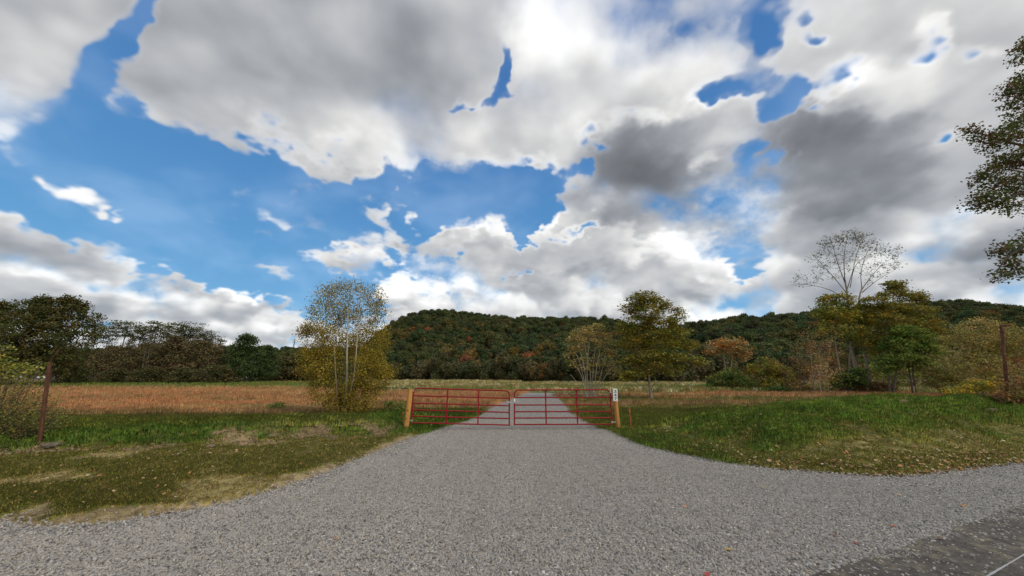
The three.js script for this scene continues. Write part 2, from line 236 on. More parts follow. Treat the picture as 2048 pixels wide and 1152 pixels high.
// ---------------------------------------------------------------- what grows where: colour and kind of the ground
const C = { lush: [.088, .138, .022], lawn: [.165, .180, .036], olive: [.16, .142, .045], verge: [.19, .165, .055], straw: [.30, .23, .10], sand: [.33, .25, .13], soil: [.15, .10, .058], orange: [.315, .150, .082], rust: [.29, .125, .07], brown: [.20, .125, .068], tan: [.30, .255, .135], meadow: [.19, .190, .075], green: [.085, .125, .03], floor: [.13, .10, .055] };
const LEFT = [[0, 'lush'], [11.2, 'lush'], [12.2, 'lawn'], [17.2, 'olive'], [18.8, 'brown'], [20.0, 'orange'], [36, 'orange'], [38, 'brown'], [42, 'orange'], [68, 'orange'], [74, 'brown'], [84, 'green'], [112, 'olive'], [135, 'floor']];
const MIDL = [[0, 'lush'], [19, 'lush'], [22, 'olive'], [25, 'brown'], [30, 'orange'], [36, 'brown'], [44, 'orange'], [52, 'orange'], [58, 'green'], [66, 'meadow'], [78, 'tan'], [92, 'meadow'], [120, 'tan'], [150, 'meadow'], [175, 'floor']];
const RIGHT = [[0, 'lush'], [13.8, 'lush'], [15.5, 'lawn'], [25, 'olive'], [28, 'brown'], [32, 'olive'], [36, 'green'], [39, 'rust'], [46, 'rust'], [49, 'green'], [56, 'meadow'], [72, 'green'], [82, 'tan'], [100, 'meadow'], [120, 'floor']];
function band(tab, D) { let i = 1; while (i < tab.length - 1 && tab[i][0] < D) i++; const t = smooth(tab[i - 1][0], tab[i][0], D); return [mix3(C[tab[i - 1][1]], C[tab[i][1]], t), t > .5 ? tab[i][1] : tab[i - 1][1]]; }
function ground(x, z, sd) {                                          // [colour, kind]
  const D = -z, n1 = fbm(x * .11 + 3, z * .16, 4), n2 = fbm(x * .8, z * .8 + 4, 4), n3 = fbm(x * .35 + 11, z * .35, 3);
  if (D < 2) return [C.verge, 'verge'];
  const left = x < roadX(z), fd = footDepth(x), ang = x / Math.max(D, 1);
  const De = D * (1 + .16 * n1) ;
  let [c, kind] = band(left ? (ang < -.40 ? LEFT : MIDL) : RIGHT, De);
  if (left && ang > -.46 && ang < -.34) c = mix3(band(LEFT, De)[0], band(MIDL, De)[0], smooth(-.46, -.34, ang));
  if (left) {
    if (D < fd + .5 + n2) {                                           // thin verge between gravel and bank
      const w = 1 - smooth(fd - .6, fd + .4, D + n2 * 1.2); let v = mix3(C.verge, C.olive, smooth(-.3, .3, n2)); v = mix3(v, C.straw, .40 * smooth(.05, .45, n3));
      v = mix3(v, C.sand, .8 * smooth(.42, .08, sd + n2 * .8) * smooth(-9, -6, x) * (1 - smooth(-2.6, -1.8, x)));
      c = mix3(c, v, w); if (w > .5) kind = smooth(.42, .08, sd + n2 * .8) * smooth(-9, -6, x) * (1 - smooth(-2.6, -1.8, x)) > .4 ? 'sand' : n3 + n2 * .5 > .33 ? 'bare' : 'verge';
    }
    const soil = Math.exp(-(((D - fd - .1) / 1.0) ** 2)) * smooth(-.06, .22, n2 + .2 * n3) * smooth(.6, 1.4, sd);
    c = mix3(c, mix3(C.soil, C.sand, .12 + n3 * .6), soil * .9); if (soil > .5) kind = 'soil';
  } else if (D < 16) {
    const low = 1 - smooth(1.0, 3.0, sd + n2 * 1.3); const v = mix3(C.verge, C.straw, smooth(-.1, .4, n3 + n2 * .4));
    c = mix3(c, v, low * .85 * smooth(3, 8, x)); if (low > .5 && x > 5) kind = 'verge';
  }
  if (kind === 'orange' || kind === 'rust') { const q = fbm(x * .045 + 8, z * .20, 3), g2 = fbm(x * .07 - 5, z * .26 + 3, 3); c = mix3(c, C.brown, .75 * smooth(.08, .38, q)); c = mix3(c, C.tan, .55 * smooth(.1, .4, -q)); c = mix3(c, C.olive, .7 * smooth(.06, .34, g2)); if (g2 > .26) kind = 'olive'; }
  const m = 1 + .5 * n2 + .22 * n3;
  return [[c[0] * m, c[1] * m, c[2] * m], kind];
}

// ---------------------------------------------------------------- the ground: one polar sheet out to the horizon
{
  const az = []; for (let a = -180; a < -66; a += 4) az.push(a); for (let a = -66; a <= 66; a += .30) az.push(a); for (let a = 68; a <= 180; a += 4) az.push(a); az[az.length - 1] = 180;
  const rr = [0.02, 1, 2]; for (let r = 2.6; r < 30; r *= 1.021) rr.push(r); for (let r = 30; r < 200; r *= 1.035) rr.push(r); for (let r = 200; r < 3000; r *= 1.12) rr.push(r); rr.push(3000);
  const A = az.length, R = rr.length, pos = new Float32Array(A * R * 3), col = new Float32Array(A * R * 3), uv = new Float32Array(A * R * 2), idx = [];
  for (let j = 0; j < R; j++) for (let i = 0; i < A; i++) {
    const a = az[i] * Math.PI / 180, x = Math.sin(a) * rr[j], z = -Math.cos(a) * rr[j], k = j * A + i, sd = gravelSD(x, z), c = ground(x, z, sd)[0];
    pos.set([x, Math.min(height(x, z, sd), 3), z], k * 3); col.set(c, k * 3); uv.set([x / 1.7, z / 1.7], k * 2);
    if (j && i) idx.push(k, k - 1, k - A, k - 1, k - A - 1, k - A);
  }
  const g = new THREE.BufferGeometry(); g.setAttribute('position', new THREE.BufferAttribute(pos, 3)); g.setAttribute('color', new THREE.BufferAttribute(col, 3)); g.setAttribute('uv', new THREE.BufferAttribute(uv, 2)); g.setIndex(idx); g.computeVertexNormals();
  const m = new THREE.MeshStandardMaterial({ vertexColors: true, map: soilMap, bumpMap: soilBump, bumpScale: .03, roughness: 1 });
  m.color.setRGB(1.55, 1.55, 1.6);
  tag(part('ground', g, m), 'grassy ground of banks, fields and meadow around the gravel drive', 'ground', null, 'structure');
}
// gravel drive
const gravelTex = (() => {
  const N = 1024, cells = 72, r = rng(12), cx = [], cy = [], cg = [];
  for (let i = 0; i < cells * cells; i++) { cx.push(r()); cy.push(r()); const t = r(); const g = .535 + .22 * (r() - .5) + (t > .93 ? .22 : t < .1 ? -.2 : 0), w = (r() - .25) * .06; cg.push([g + w + .008, g + .003, g - w - .012]); }
  const col = [], hgt = new Float32Array(N * N);
  for (let j = 0; j < N; j++) for (let i = 0; i < N; i++) {
    const x = i / N * cells, y = j / N * cells, xi = Math.floor(x), yi = Math.floor(y); let d1 = 9, d2 = 9, id = 0;
    for (let b = -1; b <= 1; b++) for (let a = -1; a <= 1; a++) { const k = ((yi + b + cells) % cells) * cells + (xi + a + cells) % cells, d = (xi + a + cx[k] - x) ** 2 + ((yi + b + cy[k] - y) ** 2); if (d < d1) { d2 = d1; d1 = d; id = k; } else if (d < d2) d2 = d; }
    const e = Math.sqrt(d2) - Math.sqrt(d1); hgt[j * N + i] = smooth(0, .35, e) * (.6 + .4 * cx[id]); col.push(cg[id]);
  }
  return [dataTex(N, (i, j) => { const c = col[j * N + i], n = (nB[(j % 512) * 512 + i % 512] - .5) * .18; return [c[0] + n, c[1] + n, c[2] + n]; }, true), dataTex(N, (i, j) => { const h = hgt[j * N + i]; return [h, h, h]; })];
})();
const stoneGrey = (r) => { const t = r(); let g = .25 + .12 * r(); if (t > .975) g = .50; else if (t > .89) g = .39; else if (t < .08) g = .13; const w = (r() - .16) * .10; return [g * (1.03 + w), g * (1 + w * .25), g * (.95 - w)]; };
{
  const sh = new THREE.Shape(gravelPoly.map(([x, z]) => new THREE.Vector2(x, -z)));
  const g = new THREE.ShapeGeometry(sh); g.rotateX(-Math.PI / 2);
  const p = g.attributes.position, uv = new Float32Array(p.count * 2); for (let i = 0; i < p.count; i++) { uv[i * 2] = p.getX(i) / 2.2; uv[i * 2 + 1] = p.getZ(i) / 2.2; } g.setAttribute('uv', new THREE.BufferAttribute(uv, 2));
  const m = new THREE.MeshStandardMaterial({ map: gravelTex[0], bumpMap: gravelTex[1], bumpScale: .012, roughness: .95 });
  tag(part('gravel_driveway', g, m), 'grey crushed gravel driveway widening from the gate to the road', 'driveway', null, 'structure');
}
function stoneGeo(r, s) { const g = new THREE.IcosahedronGeometry(s, 0), p = g.attributes.position, seen = {}; for (let i = 0; i < p.count; i++) { const k = [p.getX(i), p.getY(i), p.getZ(i)].map((v) => v.toFixed(4)).join(); const q = seen[k] ??= .7 + .6 * r(); p.setXYZ(i, p.getX(i) * q, p.getY(i) * q, p.getZ(i) * q); } return g; }
const rawGeo = (pos, nor, col) => { const g = new THREE.BufferGeometry(); g.setAttribute('position', new THREE.Float32BufferAttribute(pos, 3)); if (nor) g.setAttribute('normal', new THREE.Float32BufferAttribute(nor, 3)); if (col) g.setAttribute('color', new THREE.Float32BufferAttribute(col, 3)); return g; };
const M4 = new THREE.Matrix4(), Q4 = new THREE.Quaternion(), E4 = new THREE.Euler(), V4 = new THREE.Vector3(), S4 = new THREE.Vector3();
const asphaltEdge = pl([[2300, 900], [2048, 1010], [1930, 1050], [1800, 1095], [1690, 1130], [1600, 1165], [1400, 1260]]);
function asphaltSide(x, z) { const a = asphaltEdge[1], b = asphaltEdge[5]; return ((b[0] - a[0]) * (z - a[1]) - (b[1] - a[1]) * (x - a[0])) / Math.hypot(b[0] - a[0], b[1] - a[1]); }   // below 0 is gravel
{
  const sgn = Math.sign(asphaltSide(0, -8)), onRoad = (x, z) => -sgn * asphaltSide(x, z);   // metres onto the asphalt
  globalThis.onRoad = onRoad;
  const r = rng(51), stoneMat = new THREE.MeshStandardMaterial({ vertexColors: true, roughness: .93 });
  const shapes = Array.from({ length: 12 }, () => stoneGeo(r, 1));
  const T = .5, tiles = [];
  for (let k = 0; k < 6; k++) {
    const pos = [], col = [];
    for (let i = 0; i < 560; i++) {
      const g = shapes[Math.floor(r() * 12)].attributes.position, s = .0082 + .0085 * r() * r() + (r() > .97 ? .006 : 0), c = stoneGrey(r).map((v, a) => lerp(v, [.29, .277, .252][a], k / 6 * .42));
      M4.compose(V4.set((r() - .5) * T * 1.06, -.001 + r() * .005, (r() - .5) * T * 1.06), Q4.setFromEuler(E4.set(r() * 6, r() * 6, r() * 6)), S4.set(s * 1.25, s * .62, s));
      for (let v = 0; v < g.count; v++) { V4.fromBufferAttribute(g, v).applyMatrix4(M4); pos.push(V4.x, V4.y, V4.z); col.push(...c); }
    }
    const g = rawGeo(pos, null, col); g.computeVertexNormals(); tiles.push(g);
  }
  const lists = tiles.map(() => []);
  for (let z = -2; z > -17; z -= T) for (let x = -14; x < 18; x += T) { if (Math.abs(x) > 1.6 * -z + 2) continue; const sd = gravelSD(x, z); if (sd > -.38 || onRoad(x, z) > -.05) continue; lists[Math.floor(clamp(2.5 + 5 * fbm(x * .35, z * .22 + 3, 3) + 2.2 * (r() - .5) + 2.0 * Math.exp(-(((Math.abs(x - .25) - .95) / .35) ** 2)), 0, 5.99))].push([x, z, Math.floor(r() * 4) * Math.PI / 2]); }
  lists.forEach((l, k) => { const m = new THREE.InstancedMesh(tiles[k], stoneMat, l.length); l.forEach(([x, z, t], i) => m.setMatrixAt(i, M4.compose(V4.set(x, 0, z), Q4.setFromEuler(E4.set(0, t, 0)), S4.set(1, 1, 1)))); m.name = numbered('gravel_stones'); scene.add(m); tag(m, 'loose grey crushed stones covering the driveway', 'gravel', 'stones of the driveway', 'stuff'); });
  const edge = []; while (edge.length < 21000) { const z = -2.5 - 14 * r(), x = -13 + 30 * r(); if (Math.abs(x) > 1.6 * -z + 1) continue; const sd = gravelSD(x, z), or = onRoad(x, z); if ((sd < -.65 && or < -.3) || sd > .16 * r() * (r() > .8 ? 3 : 1) || onRoad(x, z) > 1.2 * Math.pow(r(), 4)) continue; edge.push([x, z]); }
  const m = new THREE.InstancedMesh(shapes[0], new THREE.MeshStandardMaterial({ roughness: .93 }), edge.length), cc = new THREE.Color();
  edge.forEach(([x, z], i) => { const s = .009 + .011 * r() * r(); m.setMatrixAt(i, M4.compose(V4.set(x, .004 + Math.max(0, height(x, z)), z), Q4.setFromEuler(E4.set(r() * 6, r() * 6, r() * 6)), S4.set(s * 1.3, s * .8, s))); m.setColorAt(i, cc.setRGB(...stoneGrey(r))); });
  m.name = numbered('gravel_stones'); scene.add(m); tag(m, 'scattered grey stones along the frayed edge of the driveway', 'gravel', 'stones of the driveway', 'stuff');
}
// paved road in the corner
{
  const pts = [...asphaltEdge, [asphaltEdge[6][0] + 1, 6], [26, 6], [26, asphaltEdge[0][1]]];
  const r = rng(15), N = 512;
  const grain = dataTex(N, (i, j) => { const a = nA[j * N + i], b = nB[j * N + i], s = r(), v = .29 + .26 * (a - .5) + .22 * (b - .5) + .14 * (s - .5) + (s > .985 ? .2 : 0), d = smooth(.5, .7, a) * .05; return [v + d + .02, v + d * .8 + .004, v - .022]; }, true);
  const fine = []; const e = asphaltEdge; const out = [];
  for (let i = 0; i < e.length - 1; i++) for (let k = 0; k < 12; k++) { const t = k / 12; out.push([lerp(e[i][0], e[i + 1][0], t) + (r() - .5) * .07, lerp(e[i][1], e[i + 1][1], t) + (r() - .5) * .07]); }
  const sh = new THREE.Shape([...out, ...pts.slice(6)].map(([x, z]) => new THREE.Vector2(x, -z))); const g = new THREE.ShapeGeometry(sh); g.rotateX(-Math.PI / 2); g.translate(0, .008, 0);
  const p = g.attributes.position, uv = new Float32Array(p.count * 2); for (let i = 0; i < p.count; i++) { uv[i * 2] = p.getX(i) / 1.3; uv[i * 2 + 1] = p.getZ(i) / 1.3; } g.setAttribute('uv', new THREE.BufferAttribute(uv, 2));
  tag(part('paved_road', g, new THREE.MeshStandardMaterial({ map: grain, bumpMap: grain, bumpScale: .006, roughness: .9 })), 'worn dark asphalt road edge beside the gravel', 'road', null, 'structure');
  const strip = (a, b, w, name, label, col) => { const d = b.clone().sub(a), n = new THREE.Vector3(-d.z, 0, d.x).normalize(), pos = [], K = 40; const row = []; for (let i = 0; i <= K; i++) { const c = a.clone().addScaledVector(d, i / K), ww = w * (.5 + .6 * r()); row.push([c.clone().addScaledVector(n, ww), c.clone().addScaledVector(n, -ww)]); } for (let i = 0; i < K; i++) { const [p0, q0] = row[i], [p1, q1] = row[i + 1]; for (const v of [p0, q0, p1, q0, q1, p1]) pos.push(v.x, .0125, v.z); } const gg = rawGeo(pos); gg.computeVertexNormals(); if (gg.attributes.normal.getY(0) < 0) { for (let i = 0; i < pos.length; i += 9) for (let k = 0; k < 3; k++) [pos[i + k], pos[i + 3 + k]] = [pos[i + 3 + k], pos[i + k]]; } const g2 = rawGeo(pos); g2.computeVertexNormals(); const mt = new THREE.MeshStandardMaterial({ roughness: .9 }); mt.color.setRGB(...col); tag(part(name, g2, mt), label, 'road marking', null, 'structure'); };
  strip(onPlane(2140, 1058), onPlane(1900, 1200), .012, 'road_marking', 'thin worn pale line on the asphalt road', [.36, .37, .37]);
}
console.log('ground done');

// ---------------------------------------------------------------- wood and leaves
class Buf { constructor() { this.p = []; this.n = []; this.c = []; } geo() { return rawGeo(this.p, this.n, this.c); } get size() { return this.p.length / 9; } }
const tA = new THREE.Vector3(), tB = new THREE.Vector3(), tC = new THREE.Vector3(), tD = new THREE.Vector3();
function tube(buf, pts, rad, sides, col) {                            // a tapered limb through pts
  const rings = []; tB.set(.31, .17, .93);
  for (let i = 0; i < pts.length; i++) {
    const d = tA.copy(pts[Math.min(i + 1, pts.length - 1)]).sub(pts[Math.max(i - 1, 0)]).normalize(), a = tC.copy(tB).addScaledVector(d, -tB.dot(d)).normalize(), b = tD.copy(d).cross(a), ring = [];
    for (let k = 0; k < sides; k++) { const t = k / sides * Math.PI * 2, c = Math.cos(t), s = Math.sin(t), nx = a.x * c + b.x * s, ny = a.y * c + b.y * s, nz = a.z * c + b.z * s; ring.push([pts[i].x + nx * rad[i], pts[i].y + ny * rad[i], pts[i].z + nz * rad[i], nx, ny, nz]); }
    rings.push(ring);
  }
  for (let i = 1; i < rings.length; i++) for (let k = 0; k < sides; k++) { const q = (k + 1) % sides, a = rings[i - 1][k], b = rings[i - 1][q], c = rings[i][q], d = rings[i][k]; for (const v of [a, b, c, a, c, d]) { buf.p.push(v[0], v[1], v[2]); buf.n.push(v[3], v[4], v[5]); buf.c.push(col[0], col[1], col[2]); } }
}
function leaf(buf, x, y, z, s, col, r, flat = 0) {                    // one pointed leaf, folded along its rib
  let ax = r() - .5, ay = (r() - .5) * (1 - flat), az = r() - .5, l = Math.hypot(ax, ay, az) || 1; ax /= l; ay /= l; az /= l;
  let ux = (r() - .5) * (1 - flat), uy = r() * .5 + flat, uz = (r() - .5) * (1 - flat); let bx = ay * uz - az * uy, by = az * ux - ax * uz, bz = ax * uy - ay * ux; l = Math.hypot(bx, by, bz) || 1; bx /= l; by /= l; bz /= l;
  const w = s * (.34 + .14 * r()), nx = ay * bz - az * by, ny = az * bx - ax * bz, nz = ax * by - ay * bx, sg = ny < 0 ? -1 : 1;
  const P = [x, y, z], Q = [x + ax * s * .55 + bx * w, y + ay * s * .55 + by * w, z + az * s * .55 + bz * w], R = [x + ax * s, y + ay * s, z + az * s], T = [x + ax * s * .5 - bx * w, y + ay * s * .5 - by * w, z + az * s * .5 - bz * w];
  const order = sg > 0 ? [P, R, Q, P, T, R] : [P, Q, R, P, R, T];
  for (const v of order) { buf.p.push(v[0], v[1], v[2]); buf.n.push(nx * sg, ny * sg, nz * sg); buf.c.push(col[0], col[1], col[2]); }
}
const barkMat = new THREE.MeshStandardMaterial({ vertexColors: true, roughness: .95 });
const leafMat = new THREE.MeshPhysicalMaterial({ vertexColors: true, roughness: .85, transmission: .32, thickness: 0, specularIntensity: .35, side: THREE.DoubleSide });
const grassMat = new THREE.MeshPhysicalMaterial({ vertexColors: true, roughness: .9, transmission: .22, thickness: 0, specularIntensity: .25, side: THREE.DoubleSide });
leafMat.color.setRGB(2.3, 2.3, 2.05); grassMat.color.setRGB(2.1, 2.1, 2.0);
function bez(a, b, sag, n, r, wob) { const out = [], L = a.distanceTo(b), w1 = new THREE.Vector3((r() - .5), (r() - .5) * .6, (r() - .5)).multiplyScalar(L * wob), w2 = new THREE.Vector3((r() - .5), (r() - .5) * .6, (r() - .5)).multiplyScalar(L * wob); for (let i = 0; i <= n; i++) { const t = i / n, p = a.clone().lerp(b, t); p.addScaledVector(w1, Math.sin(t * Math.PI)).addScaledVector(w2, Math.sin(t * 2 * Math.PI) * .5); p.y += sag * L * Math.sin(t * Math.PI); out.push(p); } return out; }
const jit = (c, r, k) => { const m = 1 + (r() - .5) * k, h = (r() - .5) * k * .5; return [Math.max(.004, c[0] * m * (1 + h)), Math.max(.004, c[1] * m), Math.max(.003, c[2] * m * (1 - h))]; };
/* A tree from its stems and the lobes of its crown, all in the tree's own metres (y up, base at 0):
   stems: [{pts:[[x,y,z]...], r0, r1}], lobes: [[x, y, z, rx, ry, rz, clumps]], leaf: {n per clump, size, spread, flat, cols:[[rgb]...]} */
function buildTree(o) {
  const r = rng(o.seed), wood = new Buf(), lv = new Buf(), nodes = [], bark = o.bark || [.16, .13, .10];
  for (const s of o.stems) {
    const key = s.pts.map((q) => new THREE.Vector3(...q)), cv = new THREE.CatmullRomCurve3(key), n = Math.max(6, Math.round(cv.getLength() * 1.6)), pts = cv.getPoints(Math.min(n, 26)), m = pts.length;
    const rad = pts.map((p, i) => lerp(s.r0, s.r1, Math.pow(i / (m - 1), .8)) * (i === 0 ? 1.25 : 1)); tube(wood, pts, rad, s.sides || 7, jit(s.col || bark, r, .25));
    pts.forEach((p, i) => { if (i > m * (s.from ?? .25)) nodes.push({ p, r: rad[i] }); });
  }
  const near = (c, low) => { let best = null, bd = 1e9; for (const q of nodes) { const dy = c.y - q.p.y, d = c.distanceTo(q.p) + (dy < 0 ? -dy * low : 0); if (d < bd) { bd = d; best = q; } } return best; };
  for (const L of o.lobes) {
    const c = new THREE.Vector3(L[0], L[1], L[2]), rx = L[3], ry = L[4], rz = L[5], N = L[6];
    const from = near(c.clone().setY(c.y - ry * .4), 1.5), lr = Math.min(from.r * .7, .018 * Math.cbrt(rx * ry * rz) + .012) * (o.limb || 1);
    const lim = bez(from.p, c, o.sag ?? .08, 7, r, .10); tube(wood, lim, lim.map((p, i) => lerp(lr, lr * .4, i / 7)), 5, jit(bark, r, .3));
    const local = lim.map((p, i) => ({ p, r: lerp(lr, lr * .4, i / 7) })).slice(2);
    for (let k = 0; k < N; k++) {
      let a, b, d, l; do { a = r() * 2 - 1; b = r() * 2 - 1; d = r() * 2 - 1; l = a * a + b * b + d * d; } while (l > 1); const q = Math.pow(l, -.18) ; a *= q; b *= q; d *= q;
      const cc = new THREE.Vector3(c.x + a * rx, c.y + b * ry, c.z + d * rz); let st = null, bd = 1e9; for (const w of local) { const e = w.p.distanceTo(cc) + Math.max(0, w.p.y - cc.y); if (e < bd) { bd = e; st = w; } }
      const tr = Math.max(o.minTwig || 0, Math.min(st.r * .55, .010 + .006 * rx) * (o.twig || 1)), tw = bez(st.p, cc, o.sag ?? .08, 4, r, .14); if (tr > 0) tube(wood, tw, tw.map((p, i) => lerp(tr, tr * .25, i / 4)), 3, jit(o.twigColor || bark, r, .3));
      if (r() > .4) local.push({ p: tw[2], r: tr * .8 });
      const lf = o.leaf, base = lf.cols[Math.floor(r() * lf.cols.length)], hueC = jit(base, r, .45), n = Math.round((typeof lf.n === 'function' ? lf.n(cc.y) : lf.n) * (.5 + r())), sp = lf.spread;
      for (let j = 0; j < n; j++) { const g = () => (r() + r() + r() - 1.5) * sp * 1.1; leaf(lv, cc.x + g(), cc.y + g() * (lf.squash ?? .6), cc.z + g(), lf.size * (.6 + .7 * r()), jit(hueC, r, .35), r, lf.flat ?? .25); }
      if (o.fine) for (let j = 0; j < o.fine; j++) { const e = cc.clone().add(new THREE.Vector3((r() - .5) * sp * 2.2, r() * sp * 1.4, (r() - .5) * sp * 2.2)); tube(wood, [tw[3], tw[3].clone().lerp(e, .5).add(new THREE.Vector3(0, .03, 0)), e], [tr * .5, tr * .35, tr * .15], 3, jit(o.twigColor || bark, r, .3)); }
    }
  }
  return { wood: wood.geo(), leaves: lv.geo(), tris: wood.size + lv.size };
}
let triCount = 0;
function plantTree(name, label, category, pos, o, group) {
  const b = o.built || buildTree(o), g = thing(name, label, category, pos, group); triCount += b.tris || 0;
  part('trunk', b.wood, barkMat, g); part(o.crownName || 'crown', b.leaves, leafMat, g); tag(g, label, category, group); return g;
}
// pixel helper for one tree: everything at the tree's depth, relative to its base
function framer(u, D, vBase) { const b = atDepth(u, 770, D); b.y = vBase === undefined ? height(b.x, b.z) : atDepth(u, vBase, D).y; const s = D / F; return { base: b, P: (uu, vv, dz = 0) => { const p = atDepth(uu, vv, D - dz); return [p.x - b.x, p.y - b.y, p.z - b.z]; }, k: s / (CP) }; }
function lobesPx(f, list, dzs = 1) { return list.map(([u, v, ru, rv, n, dz = 0]) => { const p = f.P(u, v, dz); return [p[0], p[1], p[2], ru * f.k, rv * f.k, Math.max(ru, rv) * .85 * f.k * dzs, Math.round(n * (f.k > .035 ? 1.6 : 1))]; }); }
const G = { gold: [.180, .132, .016], olive: [.112, .106, .019], yellow: [.215, .165, .022], orange: [.28, .12, .022], green: [.068, .108, .020], dark: [.036, .058, .015], mid: [.100, .122, .024], rust: [.17, .065, .025], tan: [.22, .15, .07], pale: [.15, .14, .06], brown: [.10, .065, .03] };

// golden clump of birch by the gate
{
  const D = 18.2, f = framer(692, D), r = rng(9), stems = [];
  const S = (list, r0, r1, o = {}) => stems.push({ pts: list.map(([u, v, dz]) => f.P(u, v, dz || 0)), r0, r1, sides: 6, ...o });
  const b = atDepth(692, 830, D); f.base.y = b.y < f.base.y ? f.base.y : f.base.y;
  stems.push({ pts: [[0, 0, 0], f.P(693, 770, .7), f.P(694, 700, 1.1), f.P(696, 640, .9), f.P(694, 575, .2)], r0: .062, r1: .010, sides: 8 });
  stems.push({ pts: [[.05, .35, .05], f.P(704, 770, .8), f.P(712, 710, 1.2), f.P(717, 640, .9), f.P(724, 585, .4)], r0: .034, r1: .008 });
  stems.push({ pts: [[-.12, 0, .1], f.P(672, 760, .8), f.P(668, 690, .9), f.P(660, 620, .2), f.P(650, 575, .2)], r0: .032, r1: .007 });
  for (let i = 0; i < 20; i++) { const a = (i / 20 - .5) * 2 + (r() - .5) * .1, top = lerp(640, 572, 1 - a * a) + r() * 30, u1 = 694 + a * 66 + (r() - .5) * 16, dz = (r() - .5) * 2.6; stems.push({ pts: [[(r() - .5) * .5, 0, (r() - .5) * .5], f.P(692 + a * 26, 770, dz * .5), f.P(693 + a * 52, 690, dz * .9), f.P(u1, top, dz)], r0: .011 + .009 * r(), r1: .003, sides: 4, from: .2, col: [.13, .105, .075] }); }
  const lobes = lobesPx(f, [[690, 606, 42, 36, 110], [655, 625, 34, 40, 90], [725, 618, 34, 40, 100], [748, 592, 18, 22, 40], [646, 594, 18, 26, 36], [700, 574, 34, 14, 44], [668, 578, 16, 14, 20], [628, 655, 24, 16, 40], [608, 665, 14, 9, 14], [760, 622, 14, 24, 30],
    [690, 680, 54, 36, 136], [648, 700, 34, 30, 87], [735, 690, 34, 40, 110], [630, 712, 27, 18, 49], [760, 715, 20, 36, 57], [695, 740, 59, 36, 160, .4], [644, 745, 36, 24, 87], [746, 755, 31, 28, 87], [763, 660, 13, 26, 22], [667, 785, 41, 24, 87], [723, 788, 41, 24, 87], [695, 812, 45, 14, 57], [607, 735, 13, 10, 10], [779, 745, 9, 12, 10]], 1);
  const o = { seed: 91, stems, lobes, bark: [.40, .36, .30], twigColor: [.085, .066, .048], sag: -.10, limb: .35, twig: .55, fine: 4, leaf: { n: (c) => c > 5.2 ? 20 : c > 4.2 ? 32 : c > 3.2 ? 42 : 42, size: .066, spread: .26, squash: .9, flat: .1, cols: [G.gold, G.gold, G.olive, G.gold, [.15, .115, .018], [.13, .10, .018], [.11, .085, .018]] } };
  const t = buildTree(o); plantTree('birch_tree', 'golden leaved clump of thin birch stems with pale bark beside the left gate post', 'tree', f.base, { built: t });
}
// pale many-stemmed tree behind the right gate
{
  const f = framer(1180, 36), r = rng(21), stems = [];
  const S = (u0, list, r0) => stems.push({ pts: [[...f.P(u0, 795).slice(0, 1), 0, (r() - .5) * .5], ...list.map(([u, v, dz]) => f.P(u, v, dz || 0))], r0, r1: .02 });
  S(1171, [[1170, 745], [1160, 700], [1150, 668]], .065); S(1176, [[1174, 740], [1178, 690], [1185, 660]], .07); S(1182, [[1180, 740], [1172, 705], [1168, 670]], .06); S(1190, [[1192, 745], [1200, 700], [1205, 665]], .07); S(1190, [[1200, 770], [1220, 740], [1235, 725]], .05); S(1175, [[1160, 745], [1145, 725], [1135, 710]], .04); S(1173, [[1166, 750], [1156, 715], [1142, 690]], .05); S(1184, [[1186, 740], [1190, 700], [1192, 668]], .05); S(1192, [[1204, 740], [1212, 705], [1216, 690]], .05); S(1168, [[1150, 760], [1140, 748]], .03);
  plantTree('pale_tree', 'pale barked tree of several bare stems with thin yellowing top behind the right gate', 'tree', f.base, { seed: 22, stems, bark: [.36, .32, .25], sag: .02, fine: 3, limb: .9, twig: 1.1, twigColor: [.26, .22, .17],
    lobes: lobesPx(f, [[1160, 668, 20, 12, 22], [1190, 660, 24, 12, 26], [1205, 680, 16, 14, 16], [1145, 685, 12, 14, 12], [1175, 690, 26, 16, 20], [1140, 712, 10, 14, 10], [1218, 715, 18, 22, 16], [1165, 728, 26, 16, 14], [1230, 742, 12, 14, 8], [1200, 740, 18, 18, 10]]), leaf: { n: 13, size: .19, spread: .42, squash: .45, flat: .5, cols: [G.yellow, G.tan, G.pale, [.24, .19, .06], [.28, .22, .09]] } });
}
